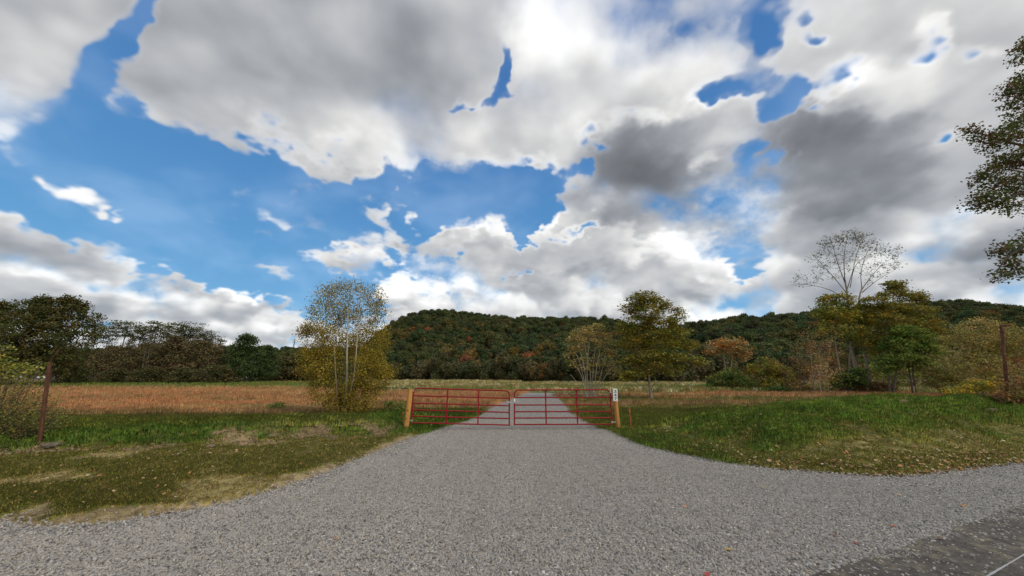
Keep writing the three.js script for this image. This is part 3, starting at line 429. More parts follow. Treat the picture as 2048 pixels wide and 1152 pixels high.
// pointed green and gold tree
{
  const f = framer(1300, 34);
  plantTree('locust_tree', 'tall pointed tree, green at the top and yellow below, right of the numbered post', 'tree', f.base, { seed: 31, bark: [.22, .19, .15], limb: 1.4, sag: -.02, fine: 1,
    stems: [{ pts: [[0, 0, 0], f.P(1299, 770), f.P(1297, 730), f.P(1295, 680), f.P(1292, 630), f.P(1288, 590)], r0: .15, r1: .025 }, { pts: [[0, .5, 0], f.P(1285, 772, .2), f.P(1262, 762, .4)], r0: .05, r1: .015 }, { pts: [[0, .55, 0], f.P(1320, 776, .3), f.P(1350, 768, .5)], r0: .045, r1: .01 }, { pts: [[0, .7, 0], f.P(1310, 766, .4), f.P(1330, 762, .6)], r0: .04, r1: .01 }],
    lobes: lobesPx(f, [[1290, 596, 24, 14, 30], [1272, 604, 18, 12, 20], [1310, 608, 20, 14, 24], [1258, 618, 18, 10, 18], [1290, 625, 34, 16, 46], [1330, 612, 14, 8, 10], [1355, 624, 12, 8, 9], [1270, 645, 30, 14, 40], [1315, 648, 34, 16, 44], [1350, 640, 16, 12, 14], [1255, 660, 20, 12, 22], [1290, 668, 40, 14, 46], [1345, 668, 26, 14, 28], [1265, 685, 34, 12, 38], [1320, 690, 36, 12, 36], [1370, 690, 20, 9, 16], [1300, 712, 44, 12, 44], [1350, 715, 30, 10, 26], [1262, 722, 24, 10, 22], [1395, 722, 14, 8, 10], [1310, 734, 34, 10, 28], [1270, 745, 26, 9, 22], [1255, 752, 16, 8, 12], [1350, 740, 22, 9, 14]]),
    leaf: { n: 30, size: .19, spread: .50, squash: .36, flat: .6, cols: [G.mid, [.12, .135, .024], [.15, .15, .026], G.gold, [.17, .145, .022], [.19, .155, .022]] } });
}
// small round-headed tree, bushes between
{
  const f = framer(1456, 62);
  plantTree('sumac_tree', 'small flat topped tree with pinkish tan leaves above a dark bush', 'tree', f.base, { seed: 41, bark: [.30, .25, .20], fine: 2, limb: 1.2,
    stems: [{ pts: [[0, 0, 0], f.P(1452, 745), f.P(1446, 710), f.P(1436, 692)], r0: .12, r1: .03 }, { pts: [[.2, 0, .2], f.P(1462, 740), f.P(1466, 705), f.P(1472, 688)], r0: .11, r1: .03 }],
    lobes: lobesPx(f, [[1432, 690, 14, 8, 14], [1452, 686, 18, 8, 18], [1476, 688, 16, 8, 18], [1488, 700, 12, 10, 14], [1422, 702, 9, 8, 8], [1460, 702, 22, 10, 18], [1485, 715, 10, 8, 8]]), leaf: { n: 22, size: .32, spread: .65, squash: .5, cols: [G.tan, [.20, .12, .06], G.pale, G.orange] } });
}
function bush(name, label, u, D, lobes, leafO, seed, extra = {}) {
  const f = framer(u, D), L = lobesPx(f, lobes), r = rng(seed + 1), stems = [];
  L.forEach((l) => { for (let i = 0; i < 3; i++) stems.push({ pts: [[l[0] * .35 + (r() - .5) * .4, -.05, l[2] * .3 + (r() - .5) * .4], [l[0] * .7 + (r() - .5) * .3, l[1] * .5, l[2] * .6], [l[0] + (r() - .5) * l[3], l[1] + l[4] * (extra.reach ?? .4) * r(), l[2] + (r() - .5) * l[5]]], r0: .035 * (extra.thick || 1), r1: .008, sides: 4, from: .1 }); });
  return plantTree(name, label, extra.category || 'bush', f.base, { seed, bark: extra.bark || [.13, .10, .075], stems, lobes: L, limb: .4, twig: .8, fine: extra.fine || 0, leaf: leafO, crownName: 'foliage' }, extra.group);
}
const lfs = (n, size, spread, cols, squash = .6) => ({ n, size, spread, cols, squash });
bush('dark_bush', 'dark green round bush under the pinkish tan tree', 1450, 58, [[1440, 765, 22, 18, 46], [1465, 760, 22, 22, 50], [1485, 768, 18, 14, 30], [1425, 772, 12, 10, 14]], lfs(34, .26, .6, [G.dark, G.green, G.olive]), 51);
bush('yellow_bush', 'broad yellow olive bush right of the dark round bush', 1530, 60, [[1505, 750, 20, 20, 34], [1535, 738, 24, 22, 50], [1560, 750, 22, 22, 44], [1525, 768, 40, 14, 50], [1580, 770, 18, 12, 22]], lfs(32, .26, .6, [G.olive, G.gold, G.brown, G.mid]), 52);
bush('low_shrub', 'low dark green shrub at the foot of the yellow olive bush', 1558, 52, [[1550, 782, 20, 8, 26], [1570, 780, 14, 8, 18]], lfs(26, .2, .4, [G.dark, G.green]), 53);
bush('red_shrub', 'low reddish brown brush around the tall bare topped tree', 1750, 47, [[1740, 775, 24, 10, 30], [1770, 776, 22, 10, 28], [1700, 776, 16, 9, 18]], lfs(24, .2, .4, [G.rust, G.brown, G.dark]), 54);
bush('evergreen_shrub', 'dark green layered shrub leaning against the tall leaning trunk', 1695, 46.5, [[1690, 756, 24, 9, 34], [1712, 745, 18, 8, 22], [1680, 766, 18, 7, 20], [1715, 762, 18, 9, 22]], lfs(28, .2, .45, [[.028, .05, .012], G.green], .4), 55);
// slim bare saplings left of the tall tree
[[1628, 44, 655, 71], [1655, 46, 640, 72], [1600, 52, 680, 73], [1640, 42, 715, 74]].forEach(([u, D, top, seed], i) => {
  const f = framer(u, D), r = rng(seed), lean = [-14, 10, -8, 4][i];
  plantTree('bare_sapling', ['slim almost bare grey tree with two upright forks', 'tallest slim almost bare tree left of the tall leaning trunk', 'slim almost bare tree standing in the yellow olive bush', 'short pale crooked sapling at the edge of the brown grass'][i], 'tree', f.base, { seed, bark: i === 3 ? [.36, .33, .27] : [.24, .20, .16], fine: 4, limb: .6, twig: .9, sag: -.04,
    stems: [{ pts: [[0, 0, 0], f.P(u - 2, 755), f.P(u + lean * .5, (755 + top) / 2), f.P(u + lean, top)], r0: .06, r1: .010 }, { pts: [f.P(u - 1, 760), f.P(u - lean * .6, (755 + top) / 2 + 10), f.P(u - lean * 1.1, top + 25)], r0: .035, r1: .008 }],
    lobes: lobesPx(f, [[u + lean, top + 25, 14, 26, 20], [u - lean, top + 45, 16, 24, 18], [u, top + 70, 26, 24, 26], [u + 6, 745, 26, 18, 22]]), leaf: lfs(7, .17, .45, [G.brown, G.rust, G.tan, G.olive]) });
});
// tall tree with a bare spreading top
{
  const f = framer(1722, 48), st = [];
  const add = (r0, r1, ...l) => st.push({ pts: l.map(([u, v, dz]) => f.P(u, v, dz || 0)), r0, r1, from: .3, sides: 5, col: [.15, .125, .10] });
  st.push({ pts: [[0, -.1, 0], f.P(1708, 720), f.P(1698, 660), f.P(1696, 600), f.P(1690, 560)], r0: .25, r1: .085, sides: 9, from: .5 });
  st.push({ pts: [[.7, -.1, .4], f.P(1732, 720, .3), f.P(1720, 660, .6), f.P(1718, 600, .8), f.P(1724, 575, .8)], r0: .19, r1: .07, sides: 8, from: .5 });
  add(0.062, .012, [1694, 600], [1660, 580, .5], [1620, 570, 1], [1588, 568, 1.4]); add(0.062, .012, [1696, 590], [1668, 555, -.5], [1640, 525, -1], [1622, 505, -1.4]); add(0.062, .012, [1690, 565], [1675, 525], [1665, 490, .6], [1658, 472, .8]); add(0.068, .012, [1690, 565], [1688, 520, .8], [1692, 485, 1], [1697, 465, 1.2]);
  add(0.062, .012, [1694, 580], [1706, 540, -1], [1716, 500, -1.2], [1730, 472, -1.4]); add(0.056, .012, [1724, 580, .8], [1722, 545, .8], [1732, 510, 1.4], [1745, 485, 1.6]); add(0.062, .012, [1724, 578, .8], [1745, 550, .4], [1770, 525, .2], [1795, 512, 0]); add(0.050, .012, [1724, 585, .8], [1755, 560, 1.8], [1780, 545, 2.2], [1798, 535, 2.6]); add(0.043, .012, [1700, 575], [1712, 530, 2], [1752, 500, 2.4], [1775, 490, 2.6]);
  plantTree('tall_bare_tree', 'tall leaning grey tree with a wide nearly bare crown above the others', 'tree', f.base, { seed: 61, bark: [.25, .215, .17], twigColor: [.075, .062, .05], stems: st, sag: -.03, limb: .5, twig: 1.3, minTwig: .014, fine: 3,
    lobes: lobesPx(f, [[1612, 560, 26, 16, 22], [1640, 520, 22, 22, 24], [1662, 485, 22, 18, 34], [1695, 475, 24, 15, 40], [1725, 482, 22, 16, 34], [1690, 510, 40, 20, 30], [1750, 500, 24, 18, 28], [1782, 505, 18, 14, 24], [1775, 530, 24, 14, 24], [1720, 530, 34, 20, 24], [1655, 545, 28, 20, 20], [1745, 555, 26, 14, 14]]), leaf: lfs(3, .20, .5, [G.olive, G.dark, G.brown, G.mid]) });
}
{
  const f = framer(1690, 47);
  plantTree('olive_tree', 'yellow olive leafy tree wrapped round the tall leaning trunk', 'tree', f.base, { seed: 62, bark: [.2, .17, .13], limb: 1.2, fine: 1, stems: [{ pts: [[0, 0, 0], f.P(1676, 720), f.P(1668, 650), f.P(1672, 610)], r0: .14, r1: .03 }, { pts: [[.3, 0, 0], f.P(1700, 700), f.P(1712, 640)], r0: .12, r1: .03 }],
    lobes: lobesPx(f, [[1660, 602, 16, 12, 18], [1685, 600, 20, 12, 24], [1650, 625, 20, 16, 28], [1680, 632, 26, 18, 38], [1712, 625, 22, 18, 28], [1660, 660, 24, 18, 28], [1705, 665, 26, 18, 28], [1735, 690, 22, 20, 20], [1735, 640, 20, 16, 20]]), leaf: { n: 30, size: .24, spread: .55, squash: .6, cols: [G.olive, G.gold, G.mid, [.14, .135, .022]] } });
}
{
  const f = framer(1775, 46);
  plantTree('russet_tree', 'tiered russet and olive tree with a raised tuft of leaves at its top', 'tree', f.base, { seed: 63, bark: [.26, .22, .17], limb: 1.2, fine: 1, stems: [{ pts: [[0, 0, 0], f.P(1776, 720), f.P(1782, 650), f.P(1786, 600), f.P(1790, 572)], r0: .17, r1: .03 }, { pts: [[.4, 0, 0], f.P(1800, 700), f.P(1822, 640), f.P(1832, 600)], r0: .13, r1: .03 }],
    lobes: lobesPx(f, [[1790, 570, 18, 8, 28], [1795, 582, 14, 6, 12], [1772, 588, 12, 6, 12], [1820, 592, 24, 9, 34], [1838, 598, 14, 7, 16], [1750, 605, 24, 12, 30], [1785, 615, 30, 12, 36], [1830, 622, 30, 16, 44], [1765, 640, 36, 18, 50], [1815, 650, 36, 18, 56], [1855, 655, 26, 20, 40], [1780, 675, 36, 18, 40], [1870, 685, 22, 18, 30]]), leaf: { n: 28, size: .22, spread: .5, squash: .45, flat: .35, cols: [G.olive, G.mid, G.gold, [.13, .095, .025], [.13, .12, .022]] } });
}
{
  const f = framer(1822, 44);
  plantTree('young_green_tree', 'young bright green tree with two slim dark stems in front of the russet tree', 'tree', f.base, { seed: 64, bark: [.10, .085, .065], fine: 1, stems: [{ pts: [[0, 0, 0], f.P(1818, 740), f.P(1812, 700), f.P(1810, 670)], r0: .10, r1: .02 }, { pts: [[.25, 0, .1], f.P(1826, 735), f.P(1838, 700), f.P(1845, 675)], r0: .08, r1: .02 }],
    lobes: lobesPx(f, [[1805, 662, 24, 12, 40], [1835, 672, 26, 14, 46], [1795, 690, 28, 16, 56], [1840, 700, 32, 18, 66], [1800, 720, 36, 16, 66], [1850, 728, 26, 14, 44], [1775, 735, 20, 10, 24], [1865, 700, 14, 12, 20]]), leaf: { n: 34, size: .19, spread: .42, squash: .5, flat: .3, cols: [[.06, .10, .016], G.green, [.085, .115, .02], G.mid, G.mid] } });
}
bush('yellow_thicket', 'pale yellow brush thicket behind the right rusty pipe', 1945, 34, [[1930, 690, 30, 36, 80], [1965, 670, 34, 34, 90], [2005, 680, 34, 34, 90], [2045, 690, 34, 40, 90], [1915, 730, 26, 26, 60], [1960, 735, 40, 28, 90], [2010, 745, 40, 30, 90], [2060, 750, 30, 30, 50]], lfs(20, .14, .42, [[.20, .16, .055], G.pale, G.olive, G.tan, [.16, .13, .04]]), 66, { fine: 2, category: 'thicket', bark: [.2, .16, .11], reach: .9 });
bush('brown_thicket', 'dull brown olive brush between the young green tree and the pale yellow thicket', 1885, 40, [[1880, 735, 22, 26, 50], [1905, 745, 22, 24, 44], [1865, 755, 20, 18, 34]], lfs(20, .17, .42, [G.brown, G.olive, G.mid]), 67, { fine: 2, category: 'thicket' });
bush('twiggy_thicket', 'brown twiggy thicket around the slim bare saplings', 1630, 51, [[1590, 735, 22, 26, 30], [1615, 720, 24, 34, 40], [1645, 715, 26, 36, 46], [1675, 725, 24, 34, 40], [1600, 765, 34, 14, 34], [1650, 765, 36, 14, 36], [1700, 735, 22, 30, 30]], lfs(12, .19, .5, [G.brown, G.olive, [.13, .075, .045], G.rust]), 76, { fine: 4, category: 'thicket', bark: [.17, .13, .10], reach: .9 });
bush('wood_edge_brush', 'dull olive brush closing the view behind the young green tree', 1850, 62, [[1770, 745, 30, 24, 44], [1815, 750, 34, 22, 48], [1860, 745, 34, 26, 50], [1900, 735, 30, 30, 50], [1740, 755, 24, 18, 30]], lfs(24, .26, .6, [G.olive, G.brown, G.mid]), 77, { category: 'thicket' });
bush('goldenrod', 'bright yellow goldenrod beside the right rusty pipe', 1950, 16.5, [[1930, 778, 16, 9, 26], [1958, 772, 20, 11, 40], [1984, 770, 16, 12, 30], [1905, 785, 12, 7, 14]], lfs(26, .07, .16, [[.34, .22, .012], [.26, .19, .02], G.mid, G.olive]), 68, { thick: .3, category: 'plant' });
bush('dry_brush', 'dry brown brush at the foot of the right rusty pipe', 2040, 12.8, [[2035, 785, 22, 22, 60], [2060, 750, 24, 40, 70], [2010, 795, 14, 12, 26], [2070, 800, 30, 24, 50]], lfs(22, .065, .16, [G.brown, G.olive, G.rust, G.tan]), 69, { thick: .35, fine: 2, reach: .9 });

// oak reaching in from the right
{
  const D = 13.5, f = framer(2230, D), st = [], base = f.base;
  const add = (r0, r1, ...l) => st.push({ pts: l.map(([u, v, dz]) => f.P(u, v, dz || 0)), r0, r1, from: .35, sides: 6 });
  st.push({ pts: [[0, -.1, 0], f.P(2228, 600), f.P(2222, 420), f.P(2205, 220), f.P(2180, 60), f.P(2150, -80)], r0: .42, r1: .14, sides: 10, from: .3 });
  add(.11, .02, [2222, 470], [2120, 400, .3], [2048, 385, .2], [1995, 410, 0], [1955, 428, 0]); add(.10, .015, [2218, 380], [2110, 310, -.4], [2020, 285, -.4], [1965, 268, -.3], [1925, 262, -.2]); add(.08, .015, [2212, 300], [2120, 240, .6], [2050, 200, .6], [2010, 190, .6]); add(.08, .015, [2205, 220], [2120, 150, .2], [2060, 110, .2], [2035, 92, .2]); add(.09, .015, [2226, 560], [2130, 500, .2], [2060, 490, .2], [2010, 520, .2], [1992, 548, .2]); add(.07, .012, [2222, 470], [2100, 360, -.8], [2020, 340, -.8], [1975, 335, -.8]);
  plantTree('oak_tree', 'large dark oak with reddish leaves reaching in over the right thicket', 'tree', base, { seed: 81, bark: [.075, .06, .045], stems: st, limb: .5, twig: .7, fine: 3, sag: -.02,
    lobes: lobesPx(f, [[1938, 264, 16, 12, 16], [1962, 275, 16, 14, 20], [1995, 285, 26, 20, 46], [2025, 265, 26, 24, 50], [2040, 310, 30, 26, 60], [2005, 322, 24, 16, 36], [1972, 345, 16, 12, 18], [1958, 360, 12, 10, 10], [2000, 365, 30, 18, 46], [2040, 370, 26, 24, 44], [1965, 395, 20, 12, 26], [1950, 412, 14, 10, 16], [1990, 405, 24, 12, 28], [2030, 415, 22, 14, 22], [2018, 180, 14, 14, 22], [2040, 200, 20, 20, 36], [2045, 160, 16, 20, 30], [2040, 110, 12, 22, 26], [2055, 90, 12, 20, 18], [2050, 240, 20, 20, 30], [2000, 500, 14, 8, 12], [2030, 500, 22, 12, 24], [2012, 530, 18, 12, 20], [1998, 552, 12, 8, 10], [2035, 545, 20, 12, 20], [2090, 200, 40, 80, 90], [2110, 340, 50, 80, 110], [2100, 490, 50, 50, 60], [2160, 100, 60, 70, 90], [2250, 250, 70, 120, 120]]),
    leaf: { n: 13, size: .10, spread: .25, squash: .7, flat: .15, cols: [[.05, .062, .018], [.06, .07, .02], [.07, .04, .024], [.085, .035, .026], [.045, .058, .016], [.07, .068, .02], [.05, .06, .018]] } });
}
console.log('trees', triCount);

// ---------------------------------------------------------------- the wood on the left
function randomTree(seed, H, W, o = {}) {                             // a tree from its height, crown width and habit
  const r = rng(seed), lobes = [], stems = [], cb = o.clear ?? .35; const n = o.lobes || 11, lean = (r() - .5) * W * .15;
  stems.push({ pts: [[0, -.2, 0], [lean * .3, H * .35, 0], [lean * .7, H * .65, .2], [lean, H * .93, 0]], r0: H * (o.girth || .014), r1: H * .003, from: .2 });
  if (o.twin) stems.push({ pts: [[.3, 0, .2], [W * .15, H * .4, .1], [W * .24, H * .8, 0]], r0: H * .010, r1: H * .003, from: .2 });
  for (let i = 0; i < n; i++) { const t = (i + .5) / n, y = H * lerp(cb, .95, t), w = W * .5 * (o.shape ? o.shape(t) : Math.sin(Math.PI * lerp(.22, .93, t))), a = i * 2.4 + r(), q = w * (.35 + .4 * r()), s = w * (.50 + .2 * r()) + .3; lobes.push([lean * t + Math.cos(a) * q, y, Math.sin(a) * q, s * 1.15, s * (o.flatLobe || .62), s * 1.15, Math.round((o.clumps || 26) * (.6 + .6 * r()))]); }
  return buildTree({ seed: seed + 5, stems, lobes, bark: o.bark || [.12, .105, .085], limb: 1.2, twig: o.twig ?? .8, fine: o.fine || 0, leaf: o.leaf });
}
const woodCols = [[.040, .040, .015], [.055, .045, .018], [.070, .050, .022], [.045, .050, .015]];
const protos = {
  bigdark: randomTree(101, 24, 17, { lobes: 18, clumps: 44, clear: .14, leaf: lfs(26, .55, 1.25, [[.034, .042, .011], [.045, .05, .013], [.058, .048, .014]]) }),
  slim: randomTree(102, 21, 8, { lobes: 8, clumps: 20, clear: .45, flatLobe: .42, twin: 1, fine: 3, bark: [.24, .21, .17], leaf: lfs(13, .40, 1.0, woodCols, .4) }),
  slim2: randomTree(103, 20, 9, { lobes: 7, clumps: 20, clear: .70, flatLobe: .30, fine: 3, bark: [.22, .19, .155], leaf: lfs(15, .40, 1.1, [[.04, .048, .015], [.05, .05, .018]], .35), shape: (t) => .45 + .6 * t }),
  under: randomTree(104, 11, 8, { lobes: 14, clumps: 30, clear: .08, fine: 2, twin: 1, bark: [.15, .125, .10], leaf: lfs(16, .36, .9, [[.085, .064, .028], [.07, .06, .024], [.095, .066, .034], [.055, .05, .02]]) }),
  green: randomTree(105, 18, 13, { lobes: 16, clumps: 44, clear: .10, leaf: lfs(26, .50, 1.1, [[.030, .050, .013], [.026, .042, .013], [.04, .058, .016]]) }),
  shrub: randomTree(106, 6, 8, { lobes: 12, clumps: 34, clear: .05, leaf: lfs(22, .35, .8, [[.05, .05, .018], [.07, .055, .02], [.04, .045, .014]]) }),
};
for (const k in protos) triCount += protos[k].tris;
const protoH = { bigdark: 24, slim: 21, slim2: 20, under: 11, green: 18, shrub: 6 };
{
  const r = rng(200);
  const put = (kind, name, label, u, D, top, group, wide = 1) => {
    const b = atDepth(u, 762, D); b.y = height(b.x, b.z, 9) - .1; const H = atDepth(u, top, D).y - b.y, s = H / protoH[kind];
    const g = plantTree(name, label, 'tree', b, { built: { ...protos[kind], tris: 0 } }, group); g.scale.set(s * wide, s, s * wide); g.rotation.y = r() * 6.28; return g;
  };
  const gw = 'trees of the wood beyond the orange grass';
  put('bigdark', 'woodland_tree', 'broad dark tree at the end of the wood, the tallest there', 100, 82, 592, null, .85);
  put('bigdark', 'woodland_tree', 'dark olive tree at the edge of the wood beside the broadest dark one', 20, 80, 588, null, .8);
  put('bigdark', 'woodland_tree', 'dark tree deep in the wood behind the yellow leaved shrub', -60, 84, 600, null, .85);
  const slimL = 'slender grey stemmed tree with a thin flat crown in the wood', underL = 'dull brown leafy tree filling the edge of the wood', slimG = 'slender trees in the wood', underG = 'brown trees along the edge of the wood';
  [[165, 640], [195, 655], [228, 638], [262, 645], [288, 636], [312, 642], [345, 640], [368, 652], [392, 655], [408, 666], [425, 675]].forEach(([u, t], i) => put(i % 3 === 1 ? 'slim' : 'slim2', 'slender_tree', i % 3 === 1 ? 'slender grey tree forking into two stems deep in the wood' : slimL, u, 104 + r() * 14, t, slimG, .9 + r() * .3));
  [[130, 700], [160, 695], [185, 702], [210, 690], [240, 672], [262, 684], [285, 668], [310, 676], [332, 666], [352, 672], [376, 668], [398, 680], [420, 690], [440, 700]].forEach(([u, t], i) => put(i % 2 ? 'under' : 'slim', 'brown_tree', i % 2 ? underL : 'tall twin stemmed brown tree at the edge of the wood', u, 98 + r() * 10, t, underG, i % 2 ? 1.2 : .9));
  put('green', 'green_tree', 'dense dark green tree at the end of the wood nearest the golden birch', 478, 104, 668, null, .95);
  put('green', 'green_tree', 'rounded dark green tree beside the dense one at the end of the wood', 520, 112, 690, null, 1);
  [[150, 735], [230, 738], [300, 735], [370, 738], [430, 732], [545, 712], [575, 715], [605, 712], [590, 735], [560, 738], [630, 722], [655, 728]].forEach(([u, t]) => put('shrub', 'edge_shrub', 'low brushy shrub along the foot of the wood', u, u > 530 ? 118 + r() * 20 : 96, t, 'shrubs along the foot of the wood', 1.3));
}
// ---------------------------------------------------------------- hills and their forest
function crownGeo(seed, kind) {                                       // a broad crown of leafy lumps, about 1 m radius
  const r = rng(seed), b = new Buf(), lumps = [];
  if (kind) for (let i = 0; i < 5; i++) { const a = i * 2.4 + r(), t = i / 5; lumps.push([Math.cos(a) * .24, .5 + t * 1.5, Math.sin(a) * .24, .55 - .18 * t]); }
  else { lumps.push([0, .95, 0, .74]); for (let i = 0; i < 7; i++) { const a = i * .9 + r() * .5, t = r(); lumps.push([Math.cos(a) * (.58 - .25 * t), .62 + .75 * t, Math.sin(a) * (.58 - .25 * t), .34 + .12 * r()]); } }
  for (const [x, y, z, s] of lumps) {
    const g = new THREE.IcosahedronGeometry(s * .8, 1), p = g.attributes.position; for (let i = 0; i < p.count; i++) { const k = 1 + .22 * noise(p.getX(i) * 6 + x * 9, p.getY(i) * 6 + p.getZ(i) * 5); b.p.push(x + p.getX(i) * k, y + p.getY(i) * k * .85, z + p.getZ(i) * k); b.n.push(p.getX(i), p.getY(i), p.getZ(i)); b.c.push(.8, .8, .8); }
    for (let i = 0; i < 210 * s / .45; i++) { let a = r() * 2 - 1, c = r() * 2 - 1, d = r() * 2 - 1; const l = Math.hypot(a, c, d) || 1, q = s * (.76 + .28 * r()); const m = .78 + .44 * r(); leaf(b, x + a / l * q, y + c / l * q * .9, z + d / l * q, .10 + .09 * r(), [m, m, m], r, .3); }
  }
  return b.geo();
}
{
  const crowns = [crownGeo(301, 0), crownGeo(302, 0), crownGeo(303, 0), crownGeo(304, 1)], r = rng(310), cc = new THREE.Color();
  const floorMat = new THREE.MeshStandardMaterial({ roughness: 1, map: soilMap }); floorMat.color.setRGB(.22, .165, .10);
  const palette = [[.026, .042, .014], [.030, .046, .014], [.038, .052, .016], [.048, .056, .017], [.060, .058, .017], [.032, .036, .014]];
  const warm = [[.085, .058, .018], [.11, .06, .018], [.075, .06, .016], [.095, .07, .02]];
  const forest = (name, table, u0, u1, count, size, label, tint, warmth) => {
    const rows = 26, cols = Math.round((u1 - u0) / 14), pos = [], idx = [], uv = [];
    for (let j = 0; j <= rows; j++) for (let i = 0; i <= cols; i++) { const p = hillPoint(table, lerp(u0, u1, i / cols), j / rows * 1.18, size * 1.6); pos.push(p.x, p.y - .3, p.z); uv.push(p.x / 6, p.z / 6); if (j && i) { const k = j * (cols + 1) + i, c = cols + 1; idx.push(k, k - c, k - 1, k - 1, k - c, k - c - 1); } }
    const g = new THREE.BufferGeometry(); g.setAttribute('position', new THREE.Float32BufferAttribute(pos, 3)); g.setAttribute('uv', new THREE.Float32BufferAttribute(uv, 2)); g.setIndex(idx); g.computeVertexNormals();
    tag(part(name, g, floorMat), label[0], 'hill', null, 'structure');
    const lists = crowns.map(() => []);
    for (let i = 0; i < count; i++) {
      const u = lerp(u0, u1, r()), s = Math.pow(r(), .85) * 1.08, p = hillPoint(table, u, s, size * 1.6), q = size * (.62 + .62 * r() * r()) * (s < .1 ? .8 : 1), k = r() > .96 ? 3 : Math.floor(r() * 3), D = -p.z;
      const n = fbm(p.x * .012 + 5, p.z * .012, 3), wm = warmth * smooth(.0, .5, n + .35 * (1 - s)) * smooth(.95, .5, s); let c = r() < wm ? warm[Math.floor(r() * 4)] : palette[Math.floor(r() * 6)]; c = jit(c, r, .3);
      lists[k].push([p, q, r() * 6.28, c.map((v, a) => v * tint[a])]);
    }
    lists.forEach((l, k) => { if (!l.length) return; const m = new THREE.InstancedMesh(crowns[k], leafMat, l.length); l.forEach(([p, q, t, c], i) => { m.setMatrixAt(i, M4.compose(p, Q4.setFromEuler(E4.set(0, t, 0)), S4.set(q, q * (.9 + .3 * ((i * 37) % 10) / 10), q))); m.setColorAt(i, cc.setRGB(...c)); }); m.name = numbered(name + '_forest'); scene.add(m); tag(m, label[1], 'forest', label[2], 'stuff'); });
  };
  forest('far_ridge', HILLS.far_ridge, -160, 860, 900, 10, ['low dark ridge far behind the wood', 'dark forest covering the low far ridge', 'forest on the far ridge'], [1, 1, 1], .1);
  forest('hill_beyond', HILLS.hill_beyond, 1240, 2260, 2600, 8.6, ['long dark wooded hill behind the bare topped tree', 'dark green forest covering the long hill behind the bare topped tree', 'forest on the long hill'], [1, 1, 1], .12);
  forest('hill', HILLS.hill, 700, 1460, 2900, 4.7, ['steep wooded hill behind the gate', 'autumn forest covering the steep hill behind the gate', 'forest on the steep hill'], [1, 1, 1], .22);
  // single trees that stand out on the hill: the red and orange ones and the row at its foot
  const lone = (name, label, group, u, s, size, col, k) => { const p = hillPoint(HILLS.hill, u, s, 8), g = thing(name, label, 'tree', p, group), b = new Buf(); tube(b, [new THREE.Vector3(0, -1, 0), new THREE.Vector3(.1, size * .6, 0), new THREE.Vector3(0, size * 1.1, .1)], [.22, .16, .08], 5, [.2, .17, .13]); part('trunk', b.geo(), barkMat, g); const m = part('crown', crowns[k], tinted(col), g); m.scale.set(size, size * 1.15, size); m.position.y = -size * (name === 'hill_foot_tree' ? .55 : .1); m.rotation.y = u; return g; };
  const mats = {}; const tinted = (c) => mats[c] ??= (() => { const m = leafMat.clone(); m.color.setRGB(c[0] * 1.6, c[1] * 1.6, c[2] * 1.5); return m; })();
  const atV = (u, v) => { let best = 0, bd = 1e9; for (let s = 0; s < 1; s += .02) { const p = hillPoint(HILLS.hill, u, s, 8), y = p.y + 6 - EYE, zc = SP * y - CP * p.z, vv = 576 - F * (CP * y + SP * p.z) / zc; if (Math.abs(vv - v) < bd) { bd = Math.abs(vv - v); best = s; } } return best; };
  [[853, 659, .42], [926, 671, .40], [936, 678, .36], [934, 713, .38], [925, 716, .28], [1058, 709, .40], [887, 708, .30], [840, 706, .2], [910, 686, .2], [960, 718, .25], [1148, 695, .4]].forEach(([u, v, q]) => lone('red_tree', 'bright orange red tree on the steep hill among green ones', 'orange red trees on the steep hill', u, atV(u, v), 2.4 + q * 4.5, [.20 * q / .4, .078 * q / .4, .028], 0));
  [[820, 712], [850, 695], [896, 690], [948, 695], [1002, 684], [1030, 700], [1048, 705], [1078, 702], [966, 650], [935, 640], [1000, 718], [888, 644], [1082, 712], [920, 688], [852, 680], [1115, 700], [955, 724], [862, 722]].forEach(([u, v], i) => lone('golden_tree', 'golden brown tree on the steep hill among green ones', 'golden brown trees on the steep hill', u, atV(u, v), 3.3 + (i % 3) * .4, i % 3 ? [.145, .10, .022] : [.17, .085, .022], i % 4));
  for (let i = 0; i < 26; i++) { const u = 765 + i * 27 + (r() - .5) * 16, olive = i % 4; lone('hill_foot_tree', ['grey green', 'olive brown', 'dark green', 'pale olive'][olive] + (i % 5 === 4 ? ' pointed' : ' rounded') + ' tree in the row at the foot of the steep hill', 'trees at the foot of the steep hill', u, .012, 4.4 + r() * 2.2, [[.06, .062, .022], [.072, .066, .025], [.05, .058, .02], [.085, .07, .03]][olive], i % 5 === 4 ? 3 : i % 3); }
}
